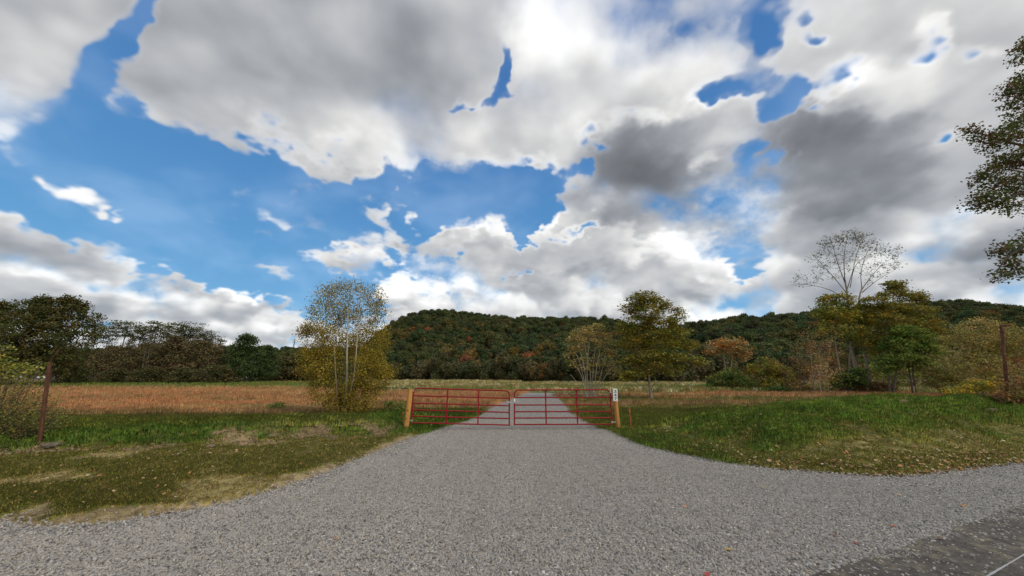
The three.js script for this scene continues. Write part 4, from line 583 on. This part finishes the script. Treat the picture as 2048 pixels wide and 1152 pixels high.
// lattice masts on the skyline
{
  const mat = new THREE.MeshStandardMaterial({ roughness: .6, metalness: .3 }); mat.color.setRGB(.20, .21, .22);
  const mast = (u, v, D, H, label) => { const p = atDepth(u, v, D), g = thing('transmission_tower', label, 'tower', new THREE.Vector3(p.x, p.y - H, p.z)); const b = (pts) => { const q = new Buf(); for (const [a, c] of pts) tube(q, [new THREE.Vector3(...a), new THREE.Vector3(...c)], [H > 20 ? .32 : .13, H > 20 ? .28 : .10], 4, [1, 1, 1]); return q.geo(); };
    for (const [x, z] of [[-3, -3], [3, -3], [3, 3], [-3, 3]]) part('leg', b([[[x, -12, z], [x * .2, H * .7, z * .2]], [[x * .2, H * .7, z * .2], [0, H, 0]]]), mat, g);
    for (const y of [.7, .84]) part('cross_arm', b([[[-6, H * y, 0], [6, H * y, 0]], [[-6, H * y, 0], [0, H * (y + .08), 0]], [[6, H * y, 0], [0, H * (y + .08), 0]]]), mat, g);
    const br = []; for (let k = 0; k < 6; k++) { const y0 = H * .11 * k, y1 = H * .11 * (k + 1), w0 = 3 * (1 - .8 * y0 / (H * .7)), w1 = 3 * (1 - .8 * y1 / (H * .7)); br.push([[-w0, y0, w0], [w1, y1, w1]], [[w0, y0, w0], [-w1, y1, w1]]); } part('bracing', b(br), mat, g); tag(g, label, 'tower'); };
  mast(590, 676, 860, 34, 'thin grey lattice power mast on the far ridge left of the birch');
  mast(1162, 631, 405, 11, 'thin grey lattice mast among the treetops of the steep hill');
}
console.log('woods', triCount);

// ---------------------------------------------------------------- gate, posts, chain, sign
const GD = 13.75;
const paint = new THREE.MeshPhysicalMaterial({ roughness: .62, specularIntensity: .5 }); paint.color.setRGB(.26, .013, .018);
const zinc = new THREE.MeshStandardMaterial({ roughness: .4, metalness: .85 }); zinc.color.setRGB(.62, .62, .6);
function pipe(pts, rad, seg = 10) { const c = new THREE.CurvePath(); for (let i = 1; i < pts.length; i++) { if (pts[i].length === 2) c.add(new THREE.QuadraticBezierCurve3(pts[i - 1].end, pts[i][0], pts[i][1])), pts[i].end = pts[i][1]; else { c.add(new THREE.LineCurve3(pts[i - 1].end, pts[i][0])); pts[i].end = pts[i][0]; } } return c; }
const V = (x, y, z = 0) => new THREE.Vector3(x, y, z);
function bar(a, b, rad, sides = 10) { const d = b.clone().sub(a), g = new THREE.CylinderGeometry(rad, rad, d.length(), sides); g.applyQuaternion(new THREE.Quaternion().setFromUnitVectors(V(0, 1, 0), d.clone().normalize())); const m = a.clone().add(b).multiplyScalar(.5); g.translate(m.x, m.y, m.z); return g; }
function gate(name, label, A, B, Hh, flip) {                          // A hinge foot, B latch foot
  const g = thing(name, label, 'gate', A), d = B.clone().sub(A), L = d.length(); g.rotation.y = Math.atan2(-d.z, d.x); const slope = Math.asin(d.y / L); g.rotation.z = 0;
  const inner = g, sk = Math.tan(slope), y = (x, h) => h + sk * x;
  const R = .17, pts = []; const rad = .0265;
  const path = new THREE.CurvePath(), P0 = V(0, -.02), P1 = V(0, y(0, Hh - R)), P2 = V(R, y(R, Hh)), P3 = V(L - R, y(L - R, Hh)), P4 = V(L, y(L, Hh - R)), P5 = V(L, y(L, 0) - .03);
  path.add(new THREE.LineCurve3(P0, P1)); path.add(new THREE.QuadraticBezierCurve3(P1, V(0, y(0, Hh)), P2)); path.add(new THREE.LineCurve3(P2, P3)); path.add(new THREE.QuadraticBezierCurve3(P3, V(L, y(L, Hh)), P4)); path.add(new THREE.LineCurve3(P4, P5));
  part('frame', new THREE.TubeGeometry(path, 90, rad, 10), paint, inner);
  for (const h of [.0, .185, .365, .56, .775]) part(h ? 'rail' : 'bottom_rail', bar(V(0, y(0, Hh * h)), V(L, y(L, Hh * h)), .0235), paint, inner);
  for (const t of [.352, .675]) { const x = L * t, gg = new THREE.BoxGeometry(.05, Hh + .01, .012); gg.translate(x, y(x, Hh / 2), .026); part('upright_brace', gg, paint, inner); }
  for (const h of [.06, .93]) { const m = part('hinge', mergeGeometries([bar(V(-.13, y(0, Hh * h)), V(.0, y(0, Hh * h)), .013), bar(V(0, y(0, Hh * h) - .035), V(0, y(0, Hh * h) + .035), .034)]), zinc, inner); }
  return g;
}
const lpBase = atDepth(811.5, 861, 13.3), rpBase = atDepth(1236, 846, GD + .05);
const lA = atDepth(823, 845.5, GD - .25), lB = atDepth(1018.5, 850, GD), rA = atDepth(1224.5, 848.5, GD), rB = atDepth(1029, 849, GD);
const gateHL = atDepth(829, 776, GD - .25).y - lA.y, gateHR = atDepth(1029, 780, GD).y - rB.y;
gate('metal_gate', 'dark red tubular gate leaf hung on the leaning left wooden post', lA, lB, gateHL);
const gr = gate('metal_gate', 'dark red tubular gate leaf hung on the post with the number sign', rA, rB, gateHR);
{ // white grip on the latch stile of the right leaf
  const m = new THREE.MeshStandardMaterial({ roughness: .5 }); m.color.setRGB(.78, .78, .76); const L = rA.distanceTo(rB); part('latch_sleeve', bar(V(L, gateHR * .60), V(L, gateHR * .745), .029), m, gr).userData.label = 'white sleeve on the latch end';
}
{ // chain
  const a = atDepth(1017, 806, GD), b = atDepth(1031, 806, GD), g = thing('chain', 'short galvanized chain tying the two gate leaves together', 'chain', a), d = b.clone().sub(a), n = 11, tor = new THREE.TorusGeometry(.017, .0048, 6, 12);
  const link = (x, y, z, t, k) => { const m = part('link', tor, zinc, g); m.position.set(x, y, z); m.scale.set(1.35, 1, 1); m.rotation.set(k % 2 ? Math.PI / 2 : 0, 0, t); };
  for (let i = 0; i <= n; i++) { const t = i / n; link(d.x * t, .02 - .045 * Math.sin(t * Math.PI) + .02, d.z * t + .035, Math.cos(t * Math.PI) * -.5, i); }
  for (const [cx, s] of [[-.005, 1], [d.x + .005, -1]]) for (let k = 0; k < 7; k++) { const q = k / 7 * Math.PI * 2; link(cx + Math.cos(q) * .038, .03 + .02 * Math.sin(q * .5) * s, Math.sin(q) * .036, q, k); }
  for (let k = 0; k < 3; k++) link(-.02, .0 - k * .03, .04, 1.5, k);
  tag(g, g.userData.label, 'chain');
}
const woodTex = dataTex(512, (i, j) => { const g = nA[((j >> 3) % 512) * 512 + i], k = nB[((j >> 2) % 512) * 512 + (i * 3) % 512], v = .5 + .55 * (g - .5) + .35 * (k - .5), knot = smooth(.75, .95, nA[(j * 2 % 512) * 512 + (i + 90) % 512]) * .25; return [v + .28 - knot, v + .2 - knot, v + .1 - knot]; });
const woodMat = new THREE.MeshStandardMaterial({ map: woodTex, bumpMap: woodTex, bumpScale: .004, roughness: .85 }); woodMat.color.setRGB(.62, .34, .095);
function postGeo(base, top, rad, seed) { const r = rng(seed), H = top.clone().sub(base), n = 14, s = 20, g = new THREE.CylinderGeometry(rad * .93, rad * 1.05, 1, s, n), p = g.attributes.position; for (let i = 0; i < p.count; i++) { const t = p.getY(i) + .5, a = Math.atan2(p.getZ(i), p.getX(i)), k = 1 + .045 * noise(Math.cos(a) * 1.4 + seed, Math.sin(a) * 1.4 + t * 3) + (t > .995 ? -.07 : 0); p.setXYZ(i, H.x * t + p.getX(i) * k, H.y * t + (t > .99 ? Math.cos(a) * .008 : 0), H.z * t + p.getZ(i) * k); } g.computeVertexNormals(); return g; }
{
  const b = lpBase.clone(); b.y -= .12; const t = atDepth(821, 778, 13.36), g = thing('gate_post', 'leaning round yellow wooden gate post at the end of a thin rail', 'post', b);
  part('shaft', postGeo(b, t, .088, 3), woodMat, g); const cap = new THREE.CylinderGeometry(.080, .082, .012, 18); cap.translate(t.x - b.x, t.y - b.y, t.z - b.z); part('top', cap, woodMat, g);
  const stain = new THREE.MeshStandardMaterial({ roughness: .9 }); stain.color.setRGB(.12, .055, .018);
  const r = rng(5); for (const [q, ang] of [[.16, .3], [.34, -.2], [.52, .15]]) { const kg = new THREE.SphereGeometry(.022, 8, 6); kg.scale(1, 1.5, .35); const ctr = t.clone().sub(b).multiplyScalar(q); kg.translate(ctr.x + Math.sin(ang) * .09, ctr.y, ctr.z + Math.cos(ang) * .09); part('knot', kg, stain, g); }
  tag(g, g.userData.label, 'post');
  const b2 = rpBase.clone(); b2.y = Math.min(height(b2.x, b2.z), b2.y) - .12; const t2 = atDepth(1228.5, 777, GD + .05); const g2 = thing('gate_post', 'upright round yellow wooden gate post carrying a white number sign', 'post', b2); part('shaft', postGeo(b2, t2, .080, 8), woodMat, g2); const cap2 = new THREE.CylinderGeometry(.072, .074, .012, 18); cap2.translate(t2.x - b2.x, t2.y - b2.y, t2.z - b2.z); part('top', cap2, woodMat, g2); tag(g2, g2.userData.label, 'post');
  // sign
  const s0 = atDepth(1230.3, 802, GD - .04), s1 = atDepth(1228.2 + 1.2, 777, GD - .04), Hs = s1.y - s0.y, sg = thing('number_sign', 'white upright sign reading 247 in black on the wooden post', 'sign', s0);
  const lean = Math.atan2(s1.x - s0.x, Hs); sg.rotation.z = -lean;
  const pm = new THREE.MeshStandardMaterial({ roughness: .45 }); pm.color.setRGB(.74, .76, .76); const ps = new THREE.Shape(); const w = .082, rr = .012; ps.moveTo(-w + rr, 0); ps.lineTo(w - rr, 0); ps.quadraticCurveTo(w, 0, w, rr); ps.lineTo(w, Hs - rr); ps.quadraticCurveTo(w, Hs, w - rr, Hs); ps.lineTo(-w + rr, Hs); ps.quadraticCurveTo(-w, Hs, -w, Hs - rr); ps.lineTo(-w, rr); ps.quadraticCurveTo(-w, 0, -w + rr, 0);
  const pg = new THREE.ExtrudeGeometry(ps, { depth: .006, bevelEnabled: false }); pg.translate(0, 0, .055); const plate = part('plate', pg, pm, sg);
  const ink = new THREE.MeshStandardMaterial({ roughness: .5 }); ink.color.setRGB(.012, .012, .013); const font = await new FontLoader().loadAsync('fonts/droid/droid_sans_bold.typeface.json');
  ['2', '4', '7'].forEach((ch, i) => { const tg = new TextGeometry(ch, { font, size: .098, depth: .002, curveSegments: 6 }); tg.computeBoundingBox(); const bb = tg.boundingBox, k = .088 / (bb.max.x - bb.min.x); tg.translate(-(bb.max.x + bb.min.x) / 2, -(bb.max.y + bb.min.y) / 2, 0); tg.scale(k, .95, 1); tg.translate(0, Hs * (.78 - i * .285), .0625); part('numeral', tg, ink, plate); });
  tag(sg, sg.userData.label, 'sign');
}
{ // thin rail from the left post into the birch
  const a = atDepth(816, 776.5, 13.4), b = atDepth(735, 774.5, 19.6), m = new THREE.MeshStandardMaterial({ roughness: .8 }); m.color.setRGB(.07, .05, .04);
  const g = thing('fence_rail', 'thin dark rail running from the left gate post into the birch', 'rail', a); part('pipe', bar(V(0, 0), b.clone().sub(a), .016, 8), m, g);
  const e = b.clone().sub(a); part('stake', bar(V(e.x, e.y + .03, e.z), V(e.x, height(b.x, b.z) - a.y - .1, e.z), .03, 8), m, g); tag(g, g.userData.label, 'rail');
}
{ // survey stakes
  const om = new THREE.MeshStandardMaterial({ roughness: .7 }); om.color.setRGB(.55, .10, .02); const wm = new THREE.MeshStandardMaterial({ roughness: .9 }); wm.color.setRGB(.32, .10, .035);
  for (const [u, v0, v1, D, label] of [[1259, 838, 818, 13.4, 'orange tipped survey stake in the grass right of the numbered post'], [806.5, 850, 824, 13.7, 'orange tipped survey stake right behind the leaning left post']]) {
    const b = atDepth(u + 1.5, v0, D); b.y = height(b.x, b.z) - .05; const t = atDepth(u, v1, D), g = thing('survey_stake', label, 'stake', b), e = t.clone().sub(b); const sg = new THREE.BoxGeometry(.028, e.y, .018); sg.translate(0, e.y / 2, 0); const k = e.x / e.y; const p = sg.attributes.position; for (let i = 0; i < p.count; i++) p.setX(i, p.getX(i) + k * p.getY(i)); part('shaft', sg, wm, g); const tg = new THREE.BoxGeometry(.044, .11, .034); tg.translate(e.x * .95, e.y - .05, 0); part('tip', tg, om, g); tag(g, label, 'stake');
  }
}
{ // rusty pipes
  const rt = dataTex(256, (i, j) => { const a = nA[j * 512 + i], b = nB[j * 512 + i], t = smooth(.45, .62, a); return mix3([.55 + b * .3, .34 + b * .15, .26], [.34 + b * .2, .17 + b * .1, .12], t); }, false);
  const rust = new THREE.MeshStandardMaterial({ map: rt, bumpMap: soilBump, bumpScale: .003, roughness: .92 }); rust.color.setRGB(.17, .12, .10);
  const b = onPlane(80, 892, .12), D = -b.z; b.y = height(b.x, b.z) - .15; const t = atDepth(99, 730, D), g = thing('rusty_pipe', 'leaning rusty pipe post with a bent wire at its top, in tall weeds', 'post', b), e = t.clone().sub(b), r = .041;
  part('pipe', bar(V(0, 0), e, r, 16), rust, g); part('collar', bar(e.clone().multiplyScalar(.9), e.clone().multiplyScalar(.935), r * 1.25, 16), rust, g); part('cap', bar(e.clone().multiplyScalar(1.0), e.clone().multiplyScalar(1.02), r * 1.1, 16), rust, g);
  const h = new THREE.CatmullRomCurve3([e.clone(), e.clone().add(V(.02, .15, 0)), e.clone().add(V(.14, .28, .05)), e.clone().add(V(.22, .40, .05))]); part('bent_wire', new THREE.TubeGeometry(h, 16, .018, 6), rust, g); for (const q of [.3, .55, .75]) { const c = e.clone().multiplyScalar(q); part('wire_tie', bar(c.clone().add(V(0, -.012, 0)), c.clone().add(V(0, .012, 0)), r * 1.12, 14), rust, g); } tag(g, g.userData.label, 'post');
  const D2 = 13.2, b2 = atDepth(2013, 800, D2); b2.y = height(b2.x, b2.z) - .2; const t2 = atDepth(2004, 660, D2), g2 = thing('rusty_pipe', 'tall rusty pipe post with an elbow and short spout at its top', 'post', b2), e2 = t2.clone().sub(b2);
  part('pipe', bar(V(0, 0), e2, .046, 16), rust, g2); part('collar', bar(e2.clone().multiplyScalar(.965), e2, .060, 16), rust, g2);
  const c2 = new THREE.CatmullRomCurve3([e2.clone(), e2.clone().add(V(-.005, .09, 0)), e2.clone().add(V(.05, .16, .02)), e2.clone().add(V(.14, .16, .05))]); part('elbow', new THREE.TubeGeometry(c2, 18, .042, 12), rust, g2); part('spout', bar(e2.clone().add(V(.13, .16, .05)), e2.clone().add(V(.29, .155, .08)), .026, 10), rust, g2); tag(g2, g2.userData.label, 'post');
}
{ // stones and clods on the banks
  const rm = new THREE.MeshStandardMaterial({ map: soilMap, bumpMap: soilBump, bumpScale: .02, roughness: 1 });  rm.color.setRGB(.36, .27, .17); const gm = rm.clone(); gm.color.setRGB(.25, .22, .17); const r = rng(400);
  const list = [[682, 856, .24, .10, 'flat tan stone in the bank grass below the birch', rm], [703, 852, .13, .08, 'small tan stone next to the flat one below the birch', rm], [548, 876, .30, .12, 'wide clod of dry earth on the left bank slope', rm], [100, 898, .24, .09, 'grey tan stone at the foot of the leaning rusty pipe', gm], [1808, 806, .16, .10, 'round tan clod high on the right grassy mound', rm], [1822, 832, .15, .08, 'grey stone lying in the right mound grass', gm], [420, 895, .16, .07, 'small earth clod under the overhanging bank grass', rm], [660, 862, .14, .06, 'small clod of earth left of the flat tan stone', rm], [1985, 822, .18, .08, 'dull stone in the grass below the elbow pipe', gm], [1660, 855, .10, .05, 'small pale stone half way down the right mound', gm]];
  for (const [u, v, s0, hh0, label, m] of list) { const s = s0 * .72, hh = hh0 * .8; let D = 4, p; for (; D < 30; D += .05) { p = atDepth(u, v, D); if (p.y < height(p.x, p.z)) break; } const g = new THREE.IcosahedronGeometry(1, 3), q = g.attributes.position, sx = r() * 50; for (let i = 0; i < q.count; i++) { const k = 1 + .28 * noise(q.getX(i) * 1.3 + sx, q.getY(i) * 1.3 + q.getZ(i) * 1.7) + .12 * noise(q.getX(i) * 4 + sx, q.getZ(i) * 4 + q.getY(i) * 3); q.setXYZ(i, q.getX(i) * k * s, q.getY(i) * k * hh, q.getZ(i) * k * s * .8); } g.computeVertexNormals(); const o = part('stone', g, m); o.position.set(p.x, height(p.x, p.z) + hh * .35, p.z); o.rotation.y = r() * 6; tag(o, label, 'stone'); }
}
{ // crumbled earth along the broken bank
  const r = rng(420), m0 = new THREE.MeshStandardMaterial({ map: soilMap, roughness: 1 }), geos = [0, 1].map((k) => stoneGeo(r, 1)), cc = new THREE.Color(), lists = [[], []];
  for (let i = 0; i < 9000 && lists[0].length + lists[1].length < 700; i++) { const x = -14 + 12 * r(), z = -(footDepth(x) - 1.2 + 2.2 * r()), sd = gravelSD(x, z); if (sd < .8 || x < 1.4 * z) continue; const k = ground(x, z, sd)[1]; if (k !== 'soil' && r() > .06) continue; lists[i % 2].push([x, height(x, z, sd) + .005, z]); }
  lists.forEach((l, k) => { const m = new THREE.InstancedMesh(geos[k], m0, l.length); l.forEach((p, i) => { const s = .018 + .06 * r() * r(); m.setMatrixAt(i, M4.compose(V4.set(...p), Q4.setFromEuler(E4.set(r() * 6, r() * 6, r() * 6)), S4.set(s * 1.2, s * .7, s))); const q = .7 + .6 * r(); m.setColorAt(i, cc.setRGB(.36 * q, .26 * q, .155 * q)); }); m.name = numbered('earth_clods'); scene.add(m); tag(m, 'crumbled brown earth along the broken left bank', 'earth', 'crumbled earth', 'stuff'); });
}
console.log('objects done');

// ---------------------------------------------------------------- grasses
function tuft(seed, n, H, W, spread, droop, cols) {                   // n bent blades
  const r = rng(seed), b = new Buf();
  for (let i = 0; i < n; i++) {
    const a = r() * 6.283, q = spread * Math.sqrt(r()), x = Math.cos(a) * q, z = Math.sin(a) * q, h = H * (.55 + .6 * r()), l = droop * h * (.3 + r()), t = a + (r() - .5) * 1.6, dx = Math.cos(t), dz = Math.sin(t), w = W * (.6 + .6 * r()), px = -dz * w * .5, pz = dx * w * .5, c = jit(cols[Math.floor(r() * cols.length)], r, .4);
    const m = [x + dx * l * .35, h * .62, z + dz * l * .35], e = [x + dx * l, h * (1 - .25 * droop), z + dz * l];
    const A = [x - px, 0, z - pz], B = [x + px, 0, z + pz], Cc = [m[0] + px * .8, m[1], m[2] + pz * .8], Dd = [m[0] - px * .8, m[1], m[2] - pz * .8];
    const N = [dx * .8, .6, dz * .8];
    for (const v of [B, A, Cc, Cc, A, Dd, Cc, Dd, e]) { b.p.push(...v); b.n.push(...N); b.c.push(...c); }
  }
  return b.geo();
}
const one = [[1, 1, 1], [.85, .95, .8], [1.15, 1.05, .9]];
const TU = { lush: [1, 2, 3].map((s) => tuft(500 + s, 16, .10, .010, .11, 1.05, one)), tall: [1, 2].map((s) => tuft(510 + s, 18, .20, .012, .13, 1.05, one)), short: [1, 2, 3].map((s) => tuft(520 + s, 12, .055, .009, .10, 1.1, one)), sedge: [1, 2, 3].map((s) => tuft(530 + s, 20, .62, .022, .22, .55, one)), clump: [1, 2].map((s) => tuft(540 + s, 22, .80, .05, .45, .6, one)), lawn: [1, 2].map((s) => tuft(550 + s, 14, .16, .02, .20, .9, one)) };
const field = {};
function addTuft(kind, x, z, y, s, c, r) { const k = kind + Math.floor(r() * TU[kind].length); (field[k] ??= { g: TU[kind][+k.slice(-1)], kind, l: [] }).l.push([x, y, z, s, r() * 6.283, c]); }
{
  const r = rng(600), cc = new THREE.Color();
  // near: mound and bank, from gravel edge back to 20 m
  let tries = 0;
  const put = (kind, x, z, sd, c, s) => addTuft(kind, x, z, height(x, z, sd) - .01, s, jit(c, r, .35), r);
  for (let i = 0; i < 210000; i++) {
    const D = 3.6 * Math.pow(22 / 3.6, r()), u = -60 + 2170 * r(), x = (u - 1024) / F * D * 1.0 / CP, z = -D; const sd = gravelSD(x, z); if (sd < .01) continue;
    const [c, kind] = ground(x, z, sd), n = fbm(x * 1.1 + 30, z * 1.1, 3);
    if (kind === 'verge') { if (r() < .62) { const t = r(), col = t < .52 ? [.120, .134, .028] : t < .86 ? [.175, .155, .046] : [.27, .21, .09]; put('short', x, z, sd, col, .6 + .8 * r()); } }
    else if (kind === 'sand') { if (r() < .05) put('short', x, z, sd, [.19, .155, .052], .5 + .5 * r()); }
    else if (kind === 'bare') { if (r() < .24) put('short', x, z, sd, r() < .4 ? [.30, .235, .11] : [.17, .145, .045], .5 + .6 * r()); }
    else if (kind === 'soil') { if (r() < .16) put('short', x, z, sd, [.09, .10, .03], .8 + r()); }
    else if (kind === 'lush' || kind === 'green') { const far = D > 15; const lip = x < 0 && Math.abs(D - footDepth(x) - .8) < .7; if (lip ? r() < .35 : n > .16 && r() < .30) put('tall', x, z, sd, mix3(c, [.06, .125, .026], .4), .7 + .5 * r()); else put(far ? 'lawn' : 'lush', x, z, sd, r() < .12 ? [.2, .17, .07] : c, .6 + .8 * r()); }
    else if (D < 22 && r() < .8) put('lawn', x, z, sd, c, .7 + .9 * r());
  }
  // fields
  for (let i = 0; i < 90000; i++) {
    const D = 17 * Math.pow(150 / 17, r()), u = -80 + 2200 * r(), x = (u - 1024) / F * D / CP, z = -D, sd = gravelSD(x, z); if (sd < .25) continue;
    const [c, kind] = ground(x, z, sd); if (kind === 'floor') continue; const y = height(x, z, sd) - .02, near = D < 30 ? .75 : 1;
    if (kind === 'orange' || kind === 'rust') addTuft('sedge', x, z, y, (.40 + .5 * r()) * near, jit(mix3(c, C.tan, r() * .25), r, .3), r);
    else if (kind === 'brown') { if (r() < .6) addTuft('sedge', x, z, y, (.35 + .4 * r()), jit(c, r, .4), r); }
    else if (kind === 'meadow' || kind === 'tan') { const t = r(), n = fbm(x * .09, z * .2, 3); addTuft(D > 45 ? 'clump' : 'sedge', x, z, y, .4 + .75 * r(), jit(t < .20 + n * .6 ? [.42, .38, .26] : t < .6 ? c : t < .8 ? [.09, .10, .03] : [.17, .10, .045], r, .3), r); }
    else if (D > 20) { if (r() < .7) addTuft(D > 60 ? 'sedge' : 'lawn', x, z, y, .7 + .8 * r(), jit(c, r, .35), r); }
  }
  let total = 0; const words = { lush: ['bank_grass', 'lush green grass on the banks beside the gravel'], tall: ['long_grass', 'long drooping dark green grass on the banks'], short: ['verge_grass', 'thin straw and green grass on the verge by the gravel'], sedge: ['field_grass', 'tall dry orange and brown grass of the fields'], clump: ['meadow_grass', 'pale tan clumps of grass in the far meadow'], lawn: ['mown_grass', 'short yellow green grass behind the banks'] };
  for (const k in field) { const { g, kind, l } = field[k], m = new THREE.InstancedMesh(g, grassMat, l.length); total += l.length; l.forEach(([x, y, z, s, t, c], i) => { m.setMatrixAt(i, M4.compose(V4.set(x, y, z), Q4.setFromEuler(E4.set(0, t, 0)), S4.set(s, s, s))); m.setColorAt(i, cc.setRGB(...c)); }); m.name = numbered(words[kind][0]); scene.add(m); tag(m, words[kind][1], 'grass', words[kind][0].replace('_', ' '), 'stuff'); }
  console.log('tufts', total);
}
// weeds and a yellow-leaved shrub by the left pipe
bush('leafy_shrub', 'yellow green leafy shrub above the tall weeds by the leaning rusty pipe', 20, 10.4, [[8, 722, 24, 14, 20], [36, 740, 22, 12, 18], [64, 742, 16, 8, 9], [20, 755, 30, 9, 18], [-30, 735, 34, 24, 30], [82, 726, 7, 5, 3], [2, 700, 14, 8, 6]], lfs(9, .075, .15, [[.13, .13, .025], [.17, .15, .03], [.085, .10, .02], [.10, .115, .022]]), 701, { thick: .3, reach: .8 });
bush('tall_weeds', 'tall dry brown green weeds around the leaning rusty pipe', 45, 10.2, [[-4, 800, 14, 40, 68], [22, 806, 14, 38, 68], [44, 812, 12, 40, 68], [64, 822, 12, 36, 57], [15, 858, 34, 22, 84], [62, 860, 24, 22, 68], [96, 838, 10, 32, 46], [112, 846, 9, 26, 34], [-40, 820, 26, 50, 76]], lfs(17, .040, .14, [G.olive, G.mid, G.brown, [.11, .08, .035], [.06, .075, .02]], 2.6), 702, { thick: .25, fine: 7, category: 'weeds', reach: 1.2 });
bush('field_weed', 'small green weed clump in the brown grass left of the birch', 557, 21, [[557, 812, 14, 7, 22]], lfs(24, .09, .2, [G.green, [.08, .11, .02]]), 703, { thick: .3, category: 'weeds' });
bush('field_weed', 'small green weed clump between the birch and the leaning gate post', 790, 19, [[780, 808, 8, 7, 14], [800, 810, 8, 6, 12]], lfs(24, .08, .18, [G.green, G.mid]), 704, { thick: .3, category: 'weeds' });

// ---------------------------------------------------------------- fallen leaves
{
  const r = rng(800), sh = new THREE.Shape(); const pts = []; for (let i = 0; i < 22; i++) { const a = i / 22 * Math.PI * 2, lob = .55 + .45 * Math.pow(Math.abs(Math.cos(a * 2.5)), .8); pts.push([Math.cos(a) * lob, Math.sin(a) * lob]); } pts.forEach(([x, y], i) => i ? sh.lineTo(x, y) : sh.moveTo(x, y));
  const lg = (k) => { const g = new THREE.ShapeGeometry(sh); g.rotateX(-Math.PI / 2); const p = g.attributes.position; for (let i = 0; i < p.count; i++) { const x = p.getX(i), z = p.getZ(i); p.setY(i, k * (x * x * .5 + .25 * x * z) + .12 * Math.abs(z)); } g.computeVertexNormals(); return g; };
  const geos = [lg(.5), lg(-.3), lg(.9)], cols = [[.42, .26, .11], [.36, .17, .06], [.44, .31, .16], [.21, .095, .045], [.33, .19, .06], [.50, .40, .27], [.18, .10, .05]], cc = new THREE.Color();
  const mat = new THREE.MeshStandardMaterial({ roughness: .9, side: THREE.DoubleSide }), lists = geos.map(() => []);
  for (let i = 0; i < 220000 && lists[0].length + lists[1].length + lists[2].length < 5200; i++) {
    const D = 4 + 11 * r(), x = -14 + 32 * r(), z = -D; if (Math.abs(x) > 1.55 * D) continue; const sd = gravelSD(x, z); if (sd < -.05 || sd > 5) continue;
    const right = x > roadX(z), w = right ? (Math.exp(-Math.max(0, sd) / .28) * .7 + .075 * Math.exp(-sd / 1.8)) * smooth(2.5, 7, x) + .006 : (.012 + .02 * smooth(0, .5, fbm(x * .5, z * .5 + 9, 2))); if (r() > w * (.6 + .8 * (fbm(x * 1.3, z * 1.3, 2) + .5))) continue;
    lists[Math.floor(r() * 3)].push([x, height(x, z, sd) + (sd > .3 ? .03 + .05 * r() : .03), z]);
  }
  lists.forEach((l, k) => { const m = new THREE.InstancedMesh(geos[k], mat, l.length); l.forEach(([x, y, z], i) => { const s = (x > 2 ? .019 : .014) + .026 * r() * r(); m.setMatrixAt(i, M4.compose(V4.set(x, y, z), Q4.setFromEuler(E4.set((r() - .5) * 1.1, r() * 6.28, (r() - .5) * 1.1)), S4.set(s, s, s * (.6 + .5 * r())))); m.setColorAt(i, cc.setRGB(...jit(cols[Math.floor(r() * cols.length)], r, .3))); }); m.name = numbered('leaf_litter'); scene.add(m); tag(m, 'dry tan and brown leaves littering the grass verges', 'leaves', 'leaf litter', 'stuff'); });
  // single leaves on the gravel
  [[1927, 1012, [.50, .22, .03], 'bright orange leaf'], [1458, 1098, [.45, .29, .04], 'yellow leaf'], [1787, 1053, [.33, .12, .05], 'red brown leaf'], [1880, 1077, [.42, .13, .10], 'pinkish red leaf'], [670, 1077, [.42, .17, .04], 'small orange leaf'], [1672, 1070, [.30, .10, .05], 'dark reddish leaf'], [1800, 990, [.48, .33, .16], 'pale tan leaf'], [1369, 1012, [.42, .24, .15], 'salmon tan leaf'], [1414, 1149, [.40, .07, .05], 'red leaf'], [1712, 1086, [.28, .07, .06], 'small crimson leaf'], [1526, 974, [.45, .33, .10], 'small yellow tan leaf']].forEach(([u, v, c, w], i) => { const p = onPlane(u, v, .02), m = new THREE.MeshStandardMaterial({ roughness: .85, side: THREE.DoubleSide }); m.color.setRGB(...c); const o = part('fallen_leaf', geos[i % 3], m); o.position.copy(p); o.scale.setScalar(.026 + .014 * r()); o.rotation.set((r() - .5) * .4, r() * 6, (r() - .5) * .4); tag(o, w + ' lying alone on the grey gravel', 'leaf'); });
}
console.log('all done');
scene.traverse((o) => { if (o.isMesh) { o.castShadow = true; o.receiveShadow = true; } });
renderer.render(scene, camera);
